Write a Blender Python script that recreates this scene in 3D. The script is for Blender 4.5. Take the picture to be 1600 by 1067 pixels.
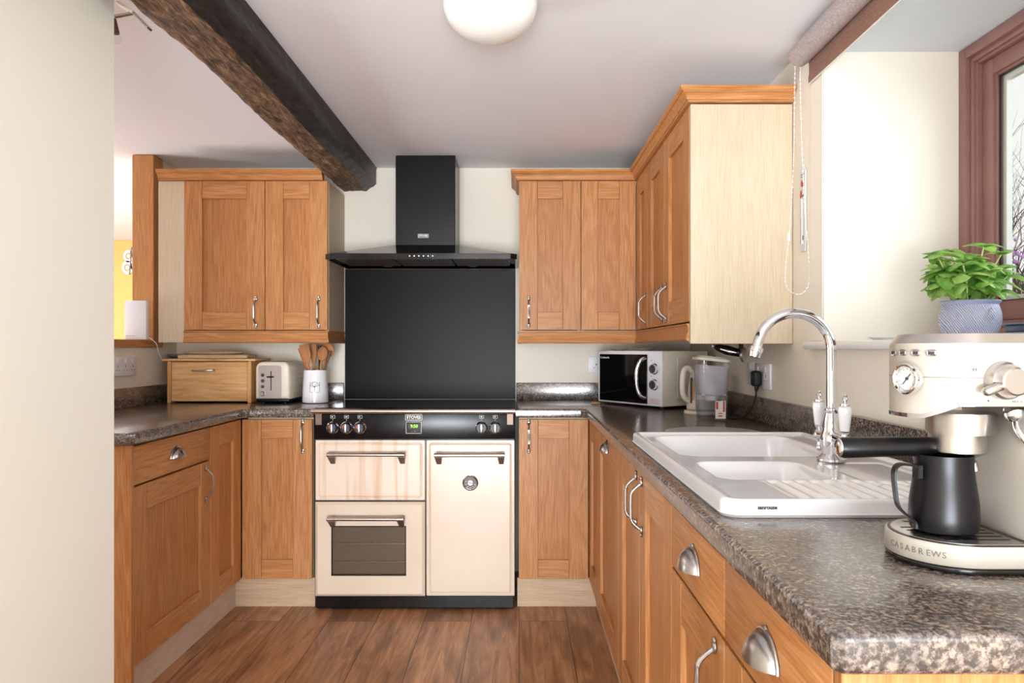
import bpy, bmesh, math, random
from mathutils import Vector, Matrix, noise
random.seed(7)
PI = math.pi
R = math.radians
SC = bpy.context.scene
for o in list(bpy.data.objects): bpy.data.objects.remove(o)
COL = SC.collection
def lin(r, g, b):
    f = lambda c: (c/12.92 if c <= .04045 else ((c+.055)/1.055)**2.4)
    return (f(r/255), f(g/255), f(b/255), 1)

# ------------------------------------------------------------ camera, world, light, exposure
F = 1150.0; VX, VY, EYE = 811.0, 545.0, 1.168
cam_d = bpy.data.cameras.new('camera'); cam = bpy.data.objects.new('camera', cam_d); COL.objects.link(cam)
cam.location = (0, 0, EYE); cam.rotation_euler = (PI/2, 0, 0)
cam_d.sensor_width = 36; cam_d.lens = F/1600*36
cam_d.shift_x = -(VX-800)/1600; cam_d.shift_y = (VY-533.5)/1600
cam_d.clip_start = .05
SC.camera = cam
world = bpy.data.worlds.new('overcast_sky'); SC.world = world; world.use_nodes = True
bg = world.node_tree.nodes['Background']; bg.inputs[0].default_value = (1, .98, .95, 1); bg.inputs[1].default_value = 1.0
def area(name, loc, rot, sx, sy, power, color=(1, 1, 1)):
    l = bpy.data.lights.new(name, 'AREA'); l.shape = 'RECTANGLE'; l.size = sx; l.size_y = sy; l.energy = power; l.color = color
    o = bpy.data.objects.new(name, l); COL.objects.link(o); o.location = loc; o.rotation_euler = rot; return o
area('daylight_window', (3.0, .95, 2.0), (0, R(76), R(6)), 1.9, 2.2, 90, (.82, .91, 1))
area('daylight_behind_camera', (-.1, -6.5, 1.15), (R(92), 0, 0), 3.0, 2.0, 340, (.90, .96, 1))
area('added_ceiling_fill', (-.1, -2.9, .25), (R(128), 0, 0), 2.0, 1.6, 380, (.84, .92, 1))  # added upward fill behind the camera, brightens the ceiling without a real source
area('next_room_overhead_fill', (-3.4, 4.9, 1.95), (0, 0, 0), 1.8, 1.8, 12, (.95, .98, 1))  # added downward fill under the next room's ceiling, not daylight
area('next_room_side_fill', (-4.9, 3.4, .8), (0, R(-122), 0), 1.4, 2.2, 150, (.93, .97, 1))  # added upward fill for the next room's ceiling; the wall has no window
SC.view_settings.view_transform = 'Standard'; SC.view_settings.look = 'None'
SC.view_settings.exposure = 0.03; SC.view_settings.gamma = 1; SC.view_settings.use_curve_mapping = False
SC.cycles.use_denoising = True
SC.cycles.max_bounces = 12; SC.cycles.diffuse_bounces = 6; SC.cycles.transparent_max_bounces = 16
SC.cycles.caustics_reflective = False; SC.cycles.caustics_refractive = False
SC.cycles.sample_clamp_indirect = 6

# ------------------------------------------------------------ materials
M = {}
def new_mat(name):
    m = bpy.data.materials.new(name); m.use_nodes = True; M[name] = m
    nt = m.node_tree; return m, nt, nt.nodes, nt.links, nt.nodes['Principled BSDF']
def mat(name, rgb, rough=.5, metal=0, bump=0, bscale=200, coat=0, spec=None, var=0, vscale=8, rgb2=None):
    m, nt, N, L, b = new_mat(name)
    c = lin(*rgb); b.inputs['Base Color'].default_value = c
    b.inputs['Roughness'].default_value = rough; b.inputs['Metallic'].default_value = metal
    if coat: b.inputs['Coat Weight'].default_value = coat; b.inputs['Coat Roughness'].default_value = .05
    if spec is not None: b.inputs['Specular IOR Level'].default_value = spec
    tc = N.new('ShaderNodeTexCoord')
    if var or rgb2:
        n = N.new('ShaderNodeTexNoise'); n.inputs['Scale'].default_value = vscale; n.inputs['Detail'].default_value = 4
        L.new(tc.outputs['Object'], n.inputs['Vector'])
        r = N.new('ShaderNodeValToRGB'); L.new(n.outputs['Fac'], r.inputs['Fac'])
        c2 = lin(*rgb2) if rgb2 else tuple([x*(1-var) for x in c[:3]]+[1])
        r.color_ramp.elements[0].position = .35; r.color_ramp.elements[1].position = .65
        r.color_ramp.elements[0].color = c2; r.color_ramp.elements[1].color = c
        L.new(r.outputs['Color'], b.inputs['Base Color'])
    if bump:
        n2 = N.new('ShaderNodeTexNoise'); n2.inputs['Scale'].default_value = bscale; n2.inputs['Detail'].default_value = 3
        L.new(tc.outputs['Object'], n2.inputs['Vector'])
        bp = N.new('ShaderNodeBump'); bp.inputs['Strength'].default_value = bump; bp.inputs['Distance'].default_value = .002
        L.new(n2.outputs['Fac'], bp.inputs['Height']); L.new(bp.outputs['Normal'], b.inputs['Normal'])
    return m
def wood(name, base, dark, axis='z', rough=.42, fine=1.0, contrast=.5, cathedral=.28, vs=1.0):
    """oak-like grain running along the axis, in the thing's own coordinates"""
    m, nt, N, L, b = new_mat(name)
    tc = N.new('ShaderNodeTexCoord'); oi = N.new('ShaderNodeObjectInfo')
    mu = N.new('ShaderNodeVectorMath'); mu.operation = 'SCALE'; mu.inputs[0].default_value = (3.1, 5.7, 2.3)
    L.new(oi.outputs['Random'], mu.inputs['Scale'])
    ad = N.new('ShaderNodeVectorMath'); ad.operation = 'ADD'
    L.new(tc.outputs['Object'], ad.inputs[0]); L.new(mu.outputs[0], ad.inputs[1])
    def mapped(s_across, s_along):
        mp = N.new('ShaderNodeMapping'); s = [s_across]*3; s['xyz'.index(axis)] = s_along
        mp.inputs['Scale'].default_value = s; L.new(ad.outputs[0], mp.inputs['Vector']); return mp
    n1 = N.new('ShaderNodeTexNoise'); n1.inputs['Scale'].default_value = 1; n1.inputs['Detail'].default_value = 5; n1.inputs['Roughness'].default_value = .65
    L.new(mapped(230*fine, 9).outputs[0], n1.inputs['Vector'])
    n2 = N.new('ShaderNodeTexNoise'); n2.inputs['Scale'].default_value = 1; n2.inputs['Detail'].default_value = 3; n2.inputs['Distortion'].default_value = .6
    L.new(mapped(9*vs, .9*vs).outputs[0], n2.inputs['Vector'])
    ml = N.new('ShaderNodeMath'); ml.operation = 'MULTIPLY'; ml.inputs[1].default_value = 11; L.new(n2.outputs['Fac'], ml.inputs[0])
    sn = N.new('ShaderNodeMath'); sn.operation = 'PINGPONG'; sn.inputs[1].default_value = .5; L.new(ml.outputs[0], sn.inputs[0])
    m1 = N.new('ShaderNodeMath'); m1.operation = 'MULTIPLY'; m1.inputs[1].default_value = cathedral; L.new(sn.outputs[0], m1.inputs[0])
    m2 = N.new('ShaderNodeMath'); m2.operation = 'MULTIPLY_ADD'; m2.inputs[1].default_value = .9; L.new(n1.outputs['Fac'], m2.inputs[0]); L.new(m1.outputs[0], m2.inputs[2])
    r = N.new('ShaderNodeValToRGB'); L.new(m2.outputs[0], r.inputs['Fac'])
    r.color_ramp.elements[0].position = .36; r.color_ramp.elements[0].color = lin(*dark)
    r.color_ramp.elements[1].position = .36+contrast; r.color_ramp.elements[1].color = lin(*base)
    # whole-piece tone difference between pieces
    hv = N.new('ShaderNodeHueSaturation'); L.new(r.outputs['Color'], hv.inputs['Color'])
    mr = N.new('ShaderNodeMapRange'); L.new(oi.outputs['Random'], mr.inputs['Value']); mr.inputs['To Min'].default_value = .93; mr.inputs['To Max'].default_value = 1.05
    L.new(mr.outputs[0], hv.inputs['Value'])
    L.new(hv.outputs['Color'], b.inputs['Base Color'])
    b.inputs['Roughness'].default_value = rough; b.inputs['Specular IOR Level'].default_value = .3
    bp = N.new('ShaderNodeBump'); bp.inputs['Strength'].default_value = .18; bp.inputs['Distance'].default_value = .001
    L.new(n1.outputs['Fac'], bp.inputs['Height']); L.new(bp.outputs['Normal'], b.inputs['Normal'])
    return m
OB, OD = (213, 157, 104), (166, 108, 58)
wood('oak_v', OB, OD, 'z'); wood('oak_h', OB, OD, 'x'); wood('oak_panel', (206, 147, 94), (160, 102, 54), "z"); wood('oak_y', OB, OD, 'y')
wood('oak_sawn', (222, 166, 108), (178, 120, 70), 'z', contrast=.6)
wood('laminate_v', (221, 207, 184), (196, 178, 150), 'z', rough=.5, fine=1.2, cathedral=.15)
wood('laminate_h', (212, 188, 160), (184, 156, 126), 'x', rough=.5, cathedral=.25)
wood('pine_x', (238, 194, 138), (214, 158, 100), 'x', rough=.5, fine=.35, cathedral=.7, vs=1.3)
wood('pine_z', (232, 186, 128), (204, 146, 88), 'z', rough=.5, fine=.35, cathedral=.5)
wood('spoon_wood', (206, 146, 96), (160, 100, 58), 'z', rough=.6, fine=1.5)
wood('board_wood', (232, 205, 170), (196, 160, 122), 'x', rough=.55)
mat('white_paint', (234, 235, 240), .85, bump=.25, bscale=35, var=.02, vscale=2)
mat('cream_paint', (233, 225, 211), .8, bump=.25, bscale=30, var=.02, vscale=2)
mat('reveal_paint', (220, 226, 234), .7, bump=.5, bscale=22)
mat('pier_paint', (228, 226, 214), .8, bump=.1, bscale=25)
mat('yellow_paint', (226, 190, 112), .8)
mat('window_wood', (146, 104, 98), .38, bump=.15, bscale=60, var=.12, vscale=14)
mat('seal_rubber', (28, 28, 30), .5)
mat('alu_spacer', (215, 212, 204), .5)
mat('black_enamel', (12, 11, 13), .25, spec=.3)
mat('black_gloss', (13, 13, 15), .1)
mat('black_glass', (10, 10, 12), .05)
mat('splash_black', (15, 11, 12), .3, bump=.12, bscale=900, spec=.09)
mat('black_plastic', (11, 11, 12), .35, spec=.3)
mat('black_rubber', (18, 18, 18), .6)
mat('black_steel', (15, 15, 18), .34, .1, spec=.35)
mat('chrome', (226, 226, 230), .07, 1)
mat('satin_steel', (190, 186, 182), .28, 1)
mat('warm_steel', (205, 195, 186), .24, 1)
mat('pewter', (178, 175, 172), .28, 1, bump=.15, bscale=90)
mat('filter_steel', (150, 135, 118), .35, .9)
mat('cream_enamel', (220, 204, 184), .24, coat=.3, rgb2=(215, 196, 174), vscale=3)
mat('cream_plastic', (226, 216, 200), .38)
mat('machine_cream', (188, 181, 169), .32, coat=.2)
mat('white_ceramic', (238, 238, 240), .1, coat=.5)
mat('white_plastic', (232, 232, 236), .4)
mat('white_gloss', (240, 240, 238), .18)
mat('print_dark', (60, 60, 66), .6)
mat('print_grey', (120, 116, 112), .6)
mat('print_white', (235, 233, 230), .5)
mat('print_red', (190, 60, 60), .5)
mat('print_blue', (50, 70, 120), .5)
mat('oven_grey', (122, 112, 100), .55)
mat('bronze_steel', (112, 92, 80), .42, .6)
mat('gauge_face', (226, 226, 222), .4)
mat('soil', (58, 44, 34), .95, bump=.6, bscale=80)
mat('stem_green', (178, 190, 120), .5)
mat('pot_rim', (150, 160, 186), .35)
mat('grey_tin', (108, 118, 140), .3, .5)
mat('slate_wood', (100, 75, 60), .6)
mat('thermometer_card', (205, 205, 206), .35)
mat('teal_glass', (90, 165, 165), .12)
mat('bark', (88, 74, 66), .9, bump=.4, bscale=60)
mat('purple_flower', (176, 128, 190), .7)
mat('shrub_green', (66, 84, 54), .8, var=.4, vscale=30)
mat('lawn', (112, 124, 78), .95, var=.3, vscale=5)
mat('render_wall', (226, 214, 192), .9, bump=.3, bscale=20)
mat('tile_grey', (120, 116, 112), .8)
mat('water_label', (232, 226, 220), .5)
mat('amber_glass', (220, 160, 60), .3)
mat('black_cable', (16, 16, 16), .5)  # the plug cable's own black
def leaf_mat():
    m, nt, N, L, b = new_mat('basil_leaf')
    tc = N.new('ShaderNodeTexCoord'); n = N.new('ShaderNodeTexNoise'); n.inputs['Scale'].default_value = 26
    L.new(tc.outputs['Object'], n.inputs['Vector']); r = N.new('ShaderNodeValToRGB'); L.new(n.outputs['Fac'], r.inputs['Fac'])
    r.color_ramp.elements[0].position = .35; r.color_ramp.elements[0].color = lin(104, 158, 62)
    r.color_ramp.elements[1].position = .68; r.color_ramp.elements[1].color = lin(188, 220, 124)
    L.new(r.outputs['Color'], b.inputs['Base Color']); b.inputs['Roughness'].default_value = .35
    t = N.new('ShaderNodeBsdfTranslucent'); L.new(r.outputs['Color'], t.inputs['Color'])
    mx = N.new('ShaderNodeMixShader'); mx.inputs[0].default_value = .4; L.new(b.outputs[0], mx.inputs[1]); L.new(t.outputs[0], mx.inputs[2])
    L.new(mx.outputs[0], N['Material Output'].inputs['Surface'])
leaf_mat()
def glass_mat(name, tint=(1, 1, 1), k=1.0, rough=.02, ior=1.45):
    m, nt, N, L, b = new_mat(name); N.remove(b)
    t = N.new('ShaderNodeBsdfTransparent'); t.inputs['Color'].default_value = (*tint, 1)
    g = N.new('ShaderNodeBsdfGlossy'); g.inputs['Roughness'].default_value = rough
    f = N.new('ShaderNodeFresnel'); f.inputs['IOR'].default_value = ior
    mm = N.new('ShaderNodeMath'); mm.operation = 'MULTIPLY'; mm.inputs[1].default_value = k; 
    ge = N.new('ShaderNodeNewGeometry'); iv = N.new('ShaderNodeMath'); iv.operation = 'SUBTRACT'; iv.inputs[0].default_value = k; L.new(ge.outputs['Backfacing'], iv.inputs[1]); iv.use_clamp = True
    L.new(iv.outputs[0], mm.inputs[1]); L.new(f.outputs[0], mm.inputs[0])
    mx = N.new('ShaderNodeMixShader'); L.new(mm.outputs[0], mx.inputs[0]); L.new(t.outputs[0], mx.inputs[1]); L.new(g.outputs[0], mx.inputs[2])
    L.new(mx.outputs[0], N['Material Output'].inputs['Surface']); return m
glass_mat('clear_glass', (.97, .98, .98)); glass_mat('jug_plastic', (.9, .9, .92), 1.4, .05); glass_mat('oven_glass', (.86, .83, .79), 1.2, .06, 1.5)
glass_mat('water', (.86, .88, .9), 1.0)
def frosted():
    m, nt, N, L, b = new_mat('frosted_plastic'); b.inputs['Base Color'].default_value = lin(214, 212, 216); b.inputs['Roughness'].default_value = .35
    t = N.new('ShaderNodeBsdfTransparent'); mx = N.new('ShaderNodeMixShader'); mx.inputs[0].default_value = .55
    L.new(b.outputs[0], mx.inputs[1]); L.new(t.outputs[0], mx.inputs[2]); L.new(mx.outputs[0], N['Material Output'].inputs['Surface'])
frosted()
def opal():
    m, nt, N, L, b = new_mat('opal_glass'); b.inputs['Base Color'].default_value = lin(236, 234, 228); b.inputs['Roughness'].default_value = .2
opal()
def lcd():
    m, nt, N, L, b = new_mat('lcd_green'); b.inputs['Base Color'].default_value = lin(120, 200, 20)
    b.inputs['Emission Color'].default_value = lin(170, 230, 40); b.inputs['Emission Strength'].default_value = 1.0
    m, nt, N, L, b = new_mat('led_white'); b.inputs['Base Color'].default_value = (1, 1, 1, 1)
    b.inputs['Emission Color'].default_value = (1, .97, .9, 1); b.inputs['Emission Strength'].default_value = .7
lcd()
def granite():
    m, nt, N, L, b = new_mat('granite_laminate'); tc = N.new('ShaderNodeTexCoord')
    n = N.new('ShaderNodeTexNoise'); n.inputs['Scale'].default_value = 150; n.inputs['Detail'].default_value = 6; n.inputs['Roughness'].default_value = .7
    L.new(tc.outputs['Object'], n.inputs['Vector'])
    r = N.new('ShaderNodeValToRGB'); L.new(n.outputs['Fac'], r.inputs['Fac']); e = r.color_ramp.elements
    e[0].position = .36; e[0].color = lin(46, 43, 43); e[1].position = .68; e[1].color = lin(176, 168, 160)
    a = e.new(.45); a.color = lin(78, 71, 68); a = e.new(.51); a.color = lin(124, 113, 105); a = e.new(.58); a.color = lin(156, 146, 137)
    n2 = N.new('ShaderNodeTexNoise'); n2.inputs['Scale'].default_value = 38; n2.inputs['Detail'].default_value = 4; L.new(tc.outputs['Object'], n2.inputs['Vector'])
    r2 = N.new('ShaderNodeValToRGB'); L.new(n2.outputs['Fac'], r2.inputs['Fac'])
    r2.color_ramp.elements[0].position = .4; r2.color_ramp.elements[0].color = lin(150, 146, 150); r2.color_ramp.elements[1].position = .6; r2.color_ramp.elements[1].color = lin(236, 222, 208)
    mx = N.new('ShaderNodeMix'); mx.data_type = 'RGBA'; mx.blend_type = 'MULTIPLY'; mx.inputs['Factor'].default_value = .7
    L.new(r.outputs['Color'], mx.inputs['A']); L.new(r2.outputs['Color'], mx.inputs['B']); L.new(mx.outputs['Result'], b.inputs['Base Color'])
    b.inputs['Roughness'].default_value = .2; b.inputs['IOR'].default_value = 2.0
    n3 = N.new('ShaderNodeTexNoise'); n3.inputs['Scale'].default_value = 70; n3.inputs['Detail'].default_value = 3; L.new(tc.outputs['Object'], n3.inputs['Vector'])
    bp = N.new('ShaderNodeBump'); bp.inputs['Strength'].default_value = .22; bp.inputs['Distance'].default_value = .0012
    L.new(n3.outputs['Fac'], bp.inputs['Height']); L.new(bp.outputs['Normal'], b.inputs['Normal'])
granite()
def floor_mat():
    m, nt, N, L, b = new_mat('floor_planks'); tc = N.new('ShaderNodeTexCoord')
    sp = N.new('ShaderNodeSeparateXYZ'); L.new(tc.outputs['Object'], sp.inputs[0]); cb = N.new('ShaderNodeCombineXYZ')
    L.new(sp.outputs['Y'], cb.inputs['X']); L.new(sp.outputs['X'], cb.inputs['Y'])
    br = N.new('ShaderNodeTexBrick'); L.new(cb.outputs[0], br.inputs['Vector']); br.inputs['Scale'].default_value = 1
    br.inputs['Brick Width'].default_value = 1.2; br.inputs['Row Height'].default_value = .205; br.inputs['Mortar Size'].default_value = .0016
    br.offset = .37; br.inputs['Color1'].default_value = (0, 0, 0, 1); br.inputs['Color2'].default_value = (1, 1, 1, 1); br.inputs['Mortar'].default_value = (.5, .5, .5, 1)
    mp = N.new('ShaderNodeMapping'); mp.inputs['Scale'].default_value = (30, 2.4, 1); L.new(tc.outputs['Object'], mp.inputs['Vector'])
    sh = N.new('ShaderNodeVectorMath'); sh.operation = 'MULTIPLY_ADD'; sh.inputs[1].default_value = (9, 9, 9); L.new(br.outputs['Color'], sh.inputs[0]); L.new(mp.outputs[0], sh.inputs[2])
    n = N.new('ShaderNodeTexNoise'); n.inputs['Scale'].default_value = 1; n.inputs['Detail'].default_value = 7; n.inputs['Roughness'].default_value = .68; n.inputs['Distortion'].default_value = 1.1; L.new(sh.outputs[0], n.inputs['Vector'])
    r = N.new('ShaderNodeValToRGB'); L.new(n.outputs['Fac'], r.inputs['Fac']); e = r.color_ramp.elements
    e[0].position = .28; e[0].color = lin(112, 72, 44); e[1].position = .72; e[1].color = lin(204, 158, 116); a = e.new(.5); a.color = lin(168, 120, 82)
    mp2 = N.new('ShaderNodeMapping'); mp2.inputs['Scale'].default_value = (7, 2.6, 1); L.new(tc.outputs['Object'], mp2.inputs['Vector'])
    n2 = N.new('ShaderNodeTexNoise'); n2.inputs['Scale'].default_value = 1; n2.inputs['Detail'].default_value = 5; n2.inputs['Distortion'].default_value = .8; L.new(mp2.outputs[0], n2.inputs['Vector'])
    r2 = N.new('ShaderNodeValToRGB'); L.new(n2.outputs['Fac'], r2.inputs['Fac']); r2.color_ramp.elements[0].position = .32; r2.color_ramp.elements[0].color = (.22, .17, .14, 1)
    r2.color_ramp.elements[1].position = .5; r2.color_ramp.elements[1].color = (1, 1, 1, 1)
    mx = N.new('ShaderNodeMix'); mx.data_type = 'RGBA'; mx.blend_type = 'MULTIPLY'; mx.inputs['Factor'].default_value = .5
    L.new(r.outputs['Color'], mx.inputs['A']); L.new(r2.outputs['Color'], mx.inputs['B'])
    hv = N.new('ShaderNodeHueSaturation'); L.new(mx.outputs['Result'], hv.inputs['Color'])
    mr = N.new('ShaderNodeMapRange'); L.new(br.outputs['Color'], mr.inputs['Value']); mr.inputs['To Min'].default_value = .82; mr.inputs['To Max'].default_value = 1.15; L.new(mr.outputs[0], hv.inputs['Value'])
    mx2 = N.new('ShaderNodeMix'); mx2.data_type = 'RGBA'; L.new(br.outputs['Fac'], mx2.inputs['Factor']); L.new(hv.outputs['Color'], mx2.inputs['A']); mx2.inputs['B'].default_value = lin(60, 38, 26)
    L.new(mx2.outputs['Result'], b.inputs['Base Color']); b.inputs['Roughness'].default_value = .36
    bp = N.new('ShaderNodeBump'); bp.inputs['Strength'].default_value = .15; bp.inputs['Distance'].default_value = .001; L.new(n.outputs['Fac'], bp.inputs['Height']); L.new(bp.outputs['Normal'], b.inputs['Normal'])
floor_mat()
def beam_mat(name, c0, c1, c2, rough, bs):
    m, nt, N, L, b = new_mat(name); tc = N.new('ShaderNodeTexCoord')
    mp = N.new('ShaderNodeMapping'); mp.inputs['Scale'].default_value = (75, 13, 75); L.new(tc.outputs['Object'], mp.inputs['Vector'])
    n = N.new('ShaderNodeTexNoise'); n.inputs['Scale'].default_value = 1; n.inputs['Detail'].default_value = 8; n.inputs['Roughness'].default_value = .7; n.inputs['Distortion'].default_value = .7; L.new(mp.outputs[0], n.inputs['Vector'])
    r = N.new('ShaderNodeValToRGB'); L.new(n.outputs['Fac'], r.inputs['Fac']); e = r.color_ramp.elements
    e[0].position = .34; e[0].color = lin(*c0); e[1].position = .7; e[1].color = lin(*c2); a = e.new(.52); a.color = lin(*c1)
    L.new(r.outputs['Color'], b.inputs['Base Color']); b.inputs['Roughness'].default_value = rough
    bp = N.new('ShaderNodeBump'); bp.inputs['Strength'].default_value = bs; bp.inputs['Distance'].default_value = .006; L.new(n.outputs['Fac'], bp.inputs['Height']); L.new(bp.outputs['Normal'], b.inputs['Normal'])
beam_mat('beam_brown', (30, 22, 17), (108, 80, 56), (176, 138, 98), .8, 1.0)
beam_mat('beam_black', (12, 11, 12), (26, 23, 23), (60, 54, 56), .42, .7)
def fabric(name, a, c):
    m, nt, N, L, b = new_mat(name); tc = N.new('ShaderNodeTexCoord')
    ch = N.new('ShaderNodeTexChecker'); ch.inputs['Scale'].default_value = 420; L.new(tc.outputs['Object'], ch.inputs['Vector'])
    n = N.new('ShaderNodeTexNoise'); n.inputs['Scale'].default_value = 160; L.new(tc.outputs['Object'], n.inputs['Vector'])
    ch.inputs['Color1'].default_value = lin(*a); ch.inputs['Color2'].default_value = lin(*c)
    mx = N.new('ShaderNodeMix'); mx.data_type = 'RGBA'; mx.blend_type = 'OVERLAY'; mx.inputs['Factor'].default_value = .5; L.new(ch.outputs['Color'], mx.inputs['A']); L.new(n.outputs['Fac'], mx.inputs['B'])
    L.new(mx.outputs['Result'], b.inputs['Base Color']); b.inputs['Roughness'].default_value = .9
    bp = N.new('ShaderNodeBump'); bp.inputs['Strength'].default_value = .4; bp.inputs['Distance'].default_value = .001; L.new(ch.outputs['Fac'], bp.inputs['Height']); L.new(bp.outputs['Normal'], b.inputs['Normal'])
fabric('blind_roll', (184, 172, 170), (156, 142, 140)); fabric('blind_drop', (160, 122, 104), (112, 80, 66))
def pot_mat():
    m, nt, N, L, b = new_mat('carved_pot'); tc = N.new('ShaderNodeTexCoord')
    w = N.new('ShaderNodeTexWave'); w.inputs['Scale'].default_value = 75; w.inputs['Distortion'].default_value = 5; w.inputs['Detail'].default_value = 2; w.inputs['Detail Scale'].default_value = .6
    mp = N.new('ShaderNodeMapping'); mp.inputs['Rotation'].default_value = (0, R(35), R(20)); L.new(tc.outputs['Object'], mp.inputs['Vector']); L.new(mp.outputs[0], w.inputs['Vector'])
    r = N.new('ShaderNodeValToRGB'); L.new(w.outputs['Fac'], r.inputs['Fac'])
    r.color_ramp.elements[0].position = .3; r.color_ramp.elements[0].color = lin(140, 142, 172); r.color_ramp.elements[1].position = .6; r.color_ramp.elements[1].color = lin(196, 198, 214)
    L.new(r.outputs['Color'], b.inputs['Base Color']); b.inputs['Roughness'].default_value = .45
    bp = N.new('ShaderNodeBump'); bp.inputs['Strength'].default_value = .6; bp.inputs['Distance'].default_value = .002; L.new(w.outputs['Fac'], bp.inputs['Height']); L.new(bp.outputs['Normal'], b.inputs['Normal'])
pot_mat()
def stained():
    m, nt, N, L, b = new_mat('stained_enamel'); tc = N.new('ShaderNodeTexCoord')
    mp = N.new('ShaderNodeMapping'); mp.inputs['Scale'].default_value = (26, 1, 1.2); L.new(tc.outputs['Object'], mp.inputs['Vector'])
    n = N.new('ShaderNodeTexNoise'); n.inputs['Scale'].default_value = 1; n.inputs['Detail'].default_value = 4; L.new(mp.outputs[0], n.inputs['Vector'])
    r = N.new('ShaderNodeValToRGB'); L.new(n.outputs['Fac'], r.inputs['Fac']); r.color_ramp.elements[0].position = .34; r.color_ramp.elements[0].color = lin(214, 180, 150)
    r.color_ramp.elements[1].position = .5; r.color_ramp.elements[1].color = lin(228, 210, 192)
    L.new(r.outputs['Color'], b.inputs['Base Color']); b.inputs['Roughness'].default_value = .24; b.inputs['Coat Weight'].default_value = .3
stained()

# ------------------------------------------------------------ mesh helpers
class MB:
    def __init__(s): s.bm = bmesh.new()
    def add(s, tmp, mi=0, mtx=None, smooth=False):
        if mtx is not None: bmesh.ops.transform(tmp, matrix=mtx, verts=tmp.verts)
        vm = {}
        for v in tmp.verts: vm[v] = s.bm.verts.new(v.co)
        for f in tmp.faces:
            try: nf = s.bm.faces.new([vm[v] for v in f.verts])
            except ValueError: continue
            nf.material_index = mi if mi >= 0 else f.material_index; nf.smooth = True
        tmp.free(); return s
    def box(s, x0, x1, y0, y1, z0, z1, mi=0, bev=0, seg=1, mtx=None):
        t = bmesh.new(); bmesh.ops.create_cube(t, size=1)
        for v in t.verts: v.co = Vector(((x0+x1)/2+v.co.x*(x1-x0), (y0+y1)/2+v.co.y*(y1-y0), (z0+z1)/2+v.co.z*(z1-z0)))
        if bev: bmesh.ops.bevel(t, geom=list(t.edges), offset=bev, segments=seg, affect='EDGES', profile=.5)
        return s.add(t, mi, mtx)
    def cyl(s, c, r, h, axis='z', seg=32, mi=0, r2=None, bev=0, mtx=None):
        """centre of its base c, length h along the axis"""
        t = bmesh.new(); bmesh.ops.create_cone(t, cap_ends=True, segments=seg, radius1=r, radius2=r if r2 is None else r2, depth=h)
        bmesh.ops.translate(t, vec=(0, 0, h/2), verts=t.verts)
        if bev:
            es = [e for e in t.edges if abs(e.verts[0].co.z-e.verts[1].co.z) < 1e-6]
            bmesh.ops.bevel(t, geom=es, offset=bev, segments=2, affect='EDGES')
        rot = {'z': Matrix(), 'x': Matrix.Rotation(PI/2, 4, 'Y'), 'y': Matrix.Rotation(-PI/2, 4, 'X'), '-y': Matrix.Rotation(PI/2, 4, 'X'), '-x': Matrix.Rotation(-PI/2, 4, 'Y'), '-z': Matrix.Rotation(PI, 4, 'X')}[axis]
        m = Matrix.Translation(Vector(c)) @ rot
        if mtx is not None: m = mtx @ m
        return s.add(t, mi, m)
    def lathe(s, prof, c=(0, 0, 0), seg=40, mi=0, axis='z', mtx=None, sx=1, sy=1, closed=False):
        t = bmesh.new(); rings = []
        for (r, z) in prof:
            if r < 1e-6: rings.append([t.verts.new((0, 0, z))])
            else: rings.append([t.verts.new((r*math.cos(2*PI*k/seg)*sx, r*math.sin(2*PI*k/seg)*sy, z)) for k in range(seg)])
        pairs = list(zip(rings[:-1], rings[1:]))
        if closed: pairs.append((rings[-1], rings[0]))
        for a, b in pairs:
            for k in range(seg):
                k2 = (k+1) % seg
                if len(a) == 1 and len(b) == 1: continue
                if len(a) == 1: t.faces.new((a[0], b[k2], b[k]))
                elif len(b) == 1: t.faces.new((a[k], a[k2], b[0]))
                else: t.faces.new((a[k], a[k2], b[k2], b[k]))
        bmesh.ops.recalc_face_normals(t, faces=t.faces)
        rot = {'z': Matrix(), 'x': Matrix.Rotation(PI/2, 4, 'Y'), 'y': Matrix.Rotation(-PI/2, 4, 'X'), '-y': Matrix.Rotation(PI/2, 4, 'X'), '-x': Matrix.Rotation(-PI/2, 4, 'Y')}[axis]
        m = Matrix.Translation(Vector(c)) @ rot
        if mtx is not None: m = mtx @ m
        return s.add(t, mi, m)
    def sphere(s, c, rx, ry=None, rz=None, seg=20, rings=12, mi=0, mtx=None):
        t = bmesh.new(); bmesh.ops.create_uvsphere(t, u_segments=seg, v_segments=rings, radius=1)
        m = Matrix.Translation(Vector(c)) @ Matrix.Diagonal((rx, ry or rx, rz or rx, 1))
        if mtx is not None: m = mtx @ m
        return s.add(t, mi, m)
    def tube(s, pts, r, seg=12, mi=0, flat=1.0, mtx=None):
        t = bmesh.new(); P = [Vector(p) for p in pts]; rs = r if isinstance(r, (list, tuple)) else [r]*len(P)
        T = [(P[min(i+1, len(P)-1)]-P[max(i-1, 0)]).normalized() for i in range(len(P))]
        up = Vector((0, 0, 1)) if abs(T[0].z) < .9 else Vector((1, 0, 0))
        n = (up - T[0]*up.dot(T[0])).normalized(); rings = []
        for i, p in enumerate(P):
            n = (n - T[i]*n.dot(T[i])).normalized(); b = T[i].cross(n)
            rings.append([t.verts.new(p+(n*math.cos(2*PI*k/seg)*flat+b*math.sin(2*PI*k/seg))*rs[i]) for k in range(seg)])
        for a, b2 in zip(rings[:-1], rings[1:]):
            for k in range(seg): t.faces.new((a[k], a[(k+1) % seg], b2[(k+1) % seg], b2[k]))
        t.faces.new(rings[0][::-1]); t.faces.new(rings[-1])
        bmesh.ops.recalc_face_normals(t, faces=t.faces)
        return s.add(t, mi, mtx)
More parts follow.
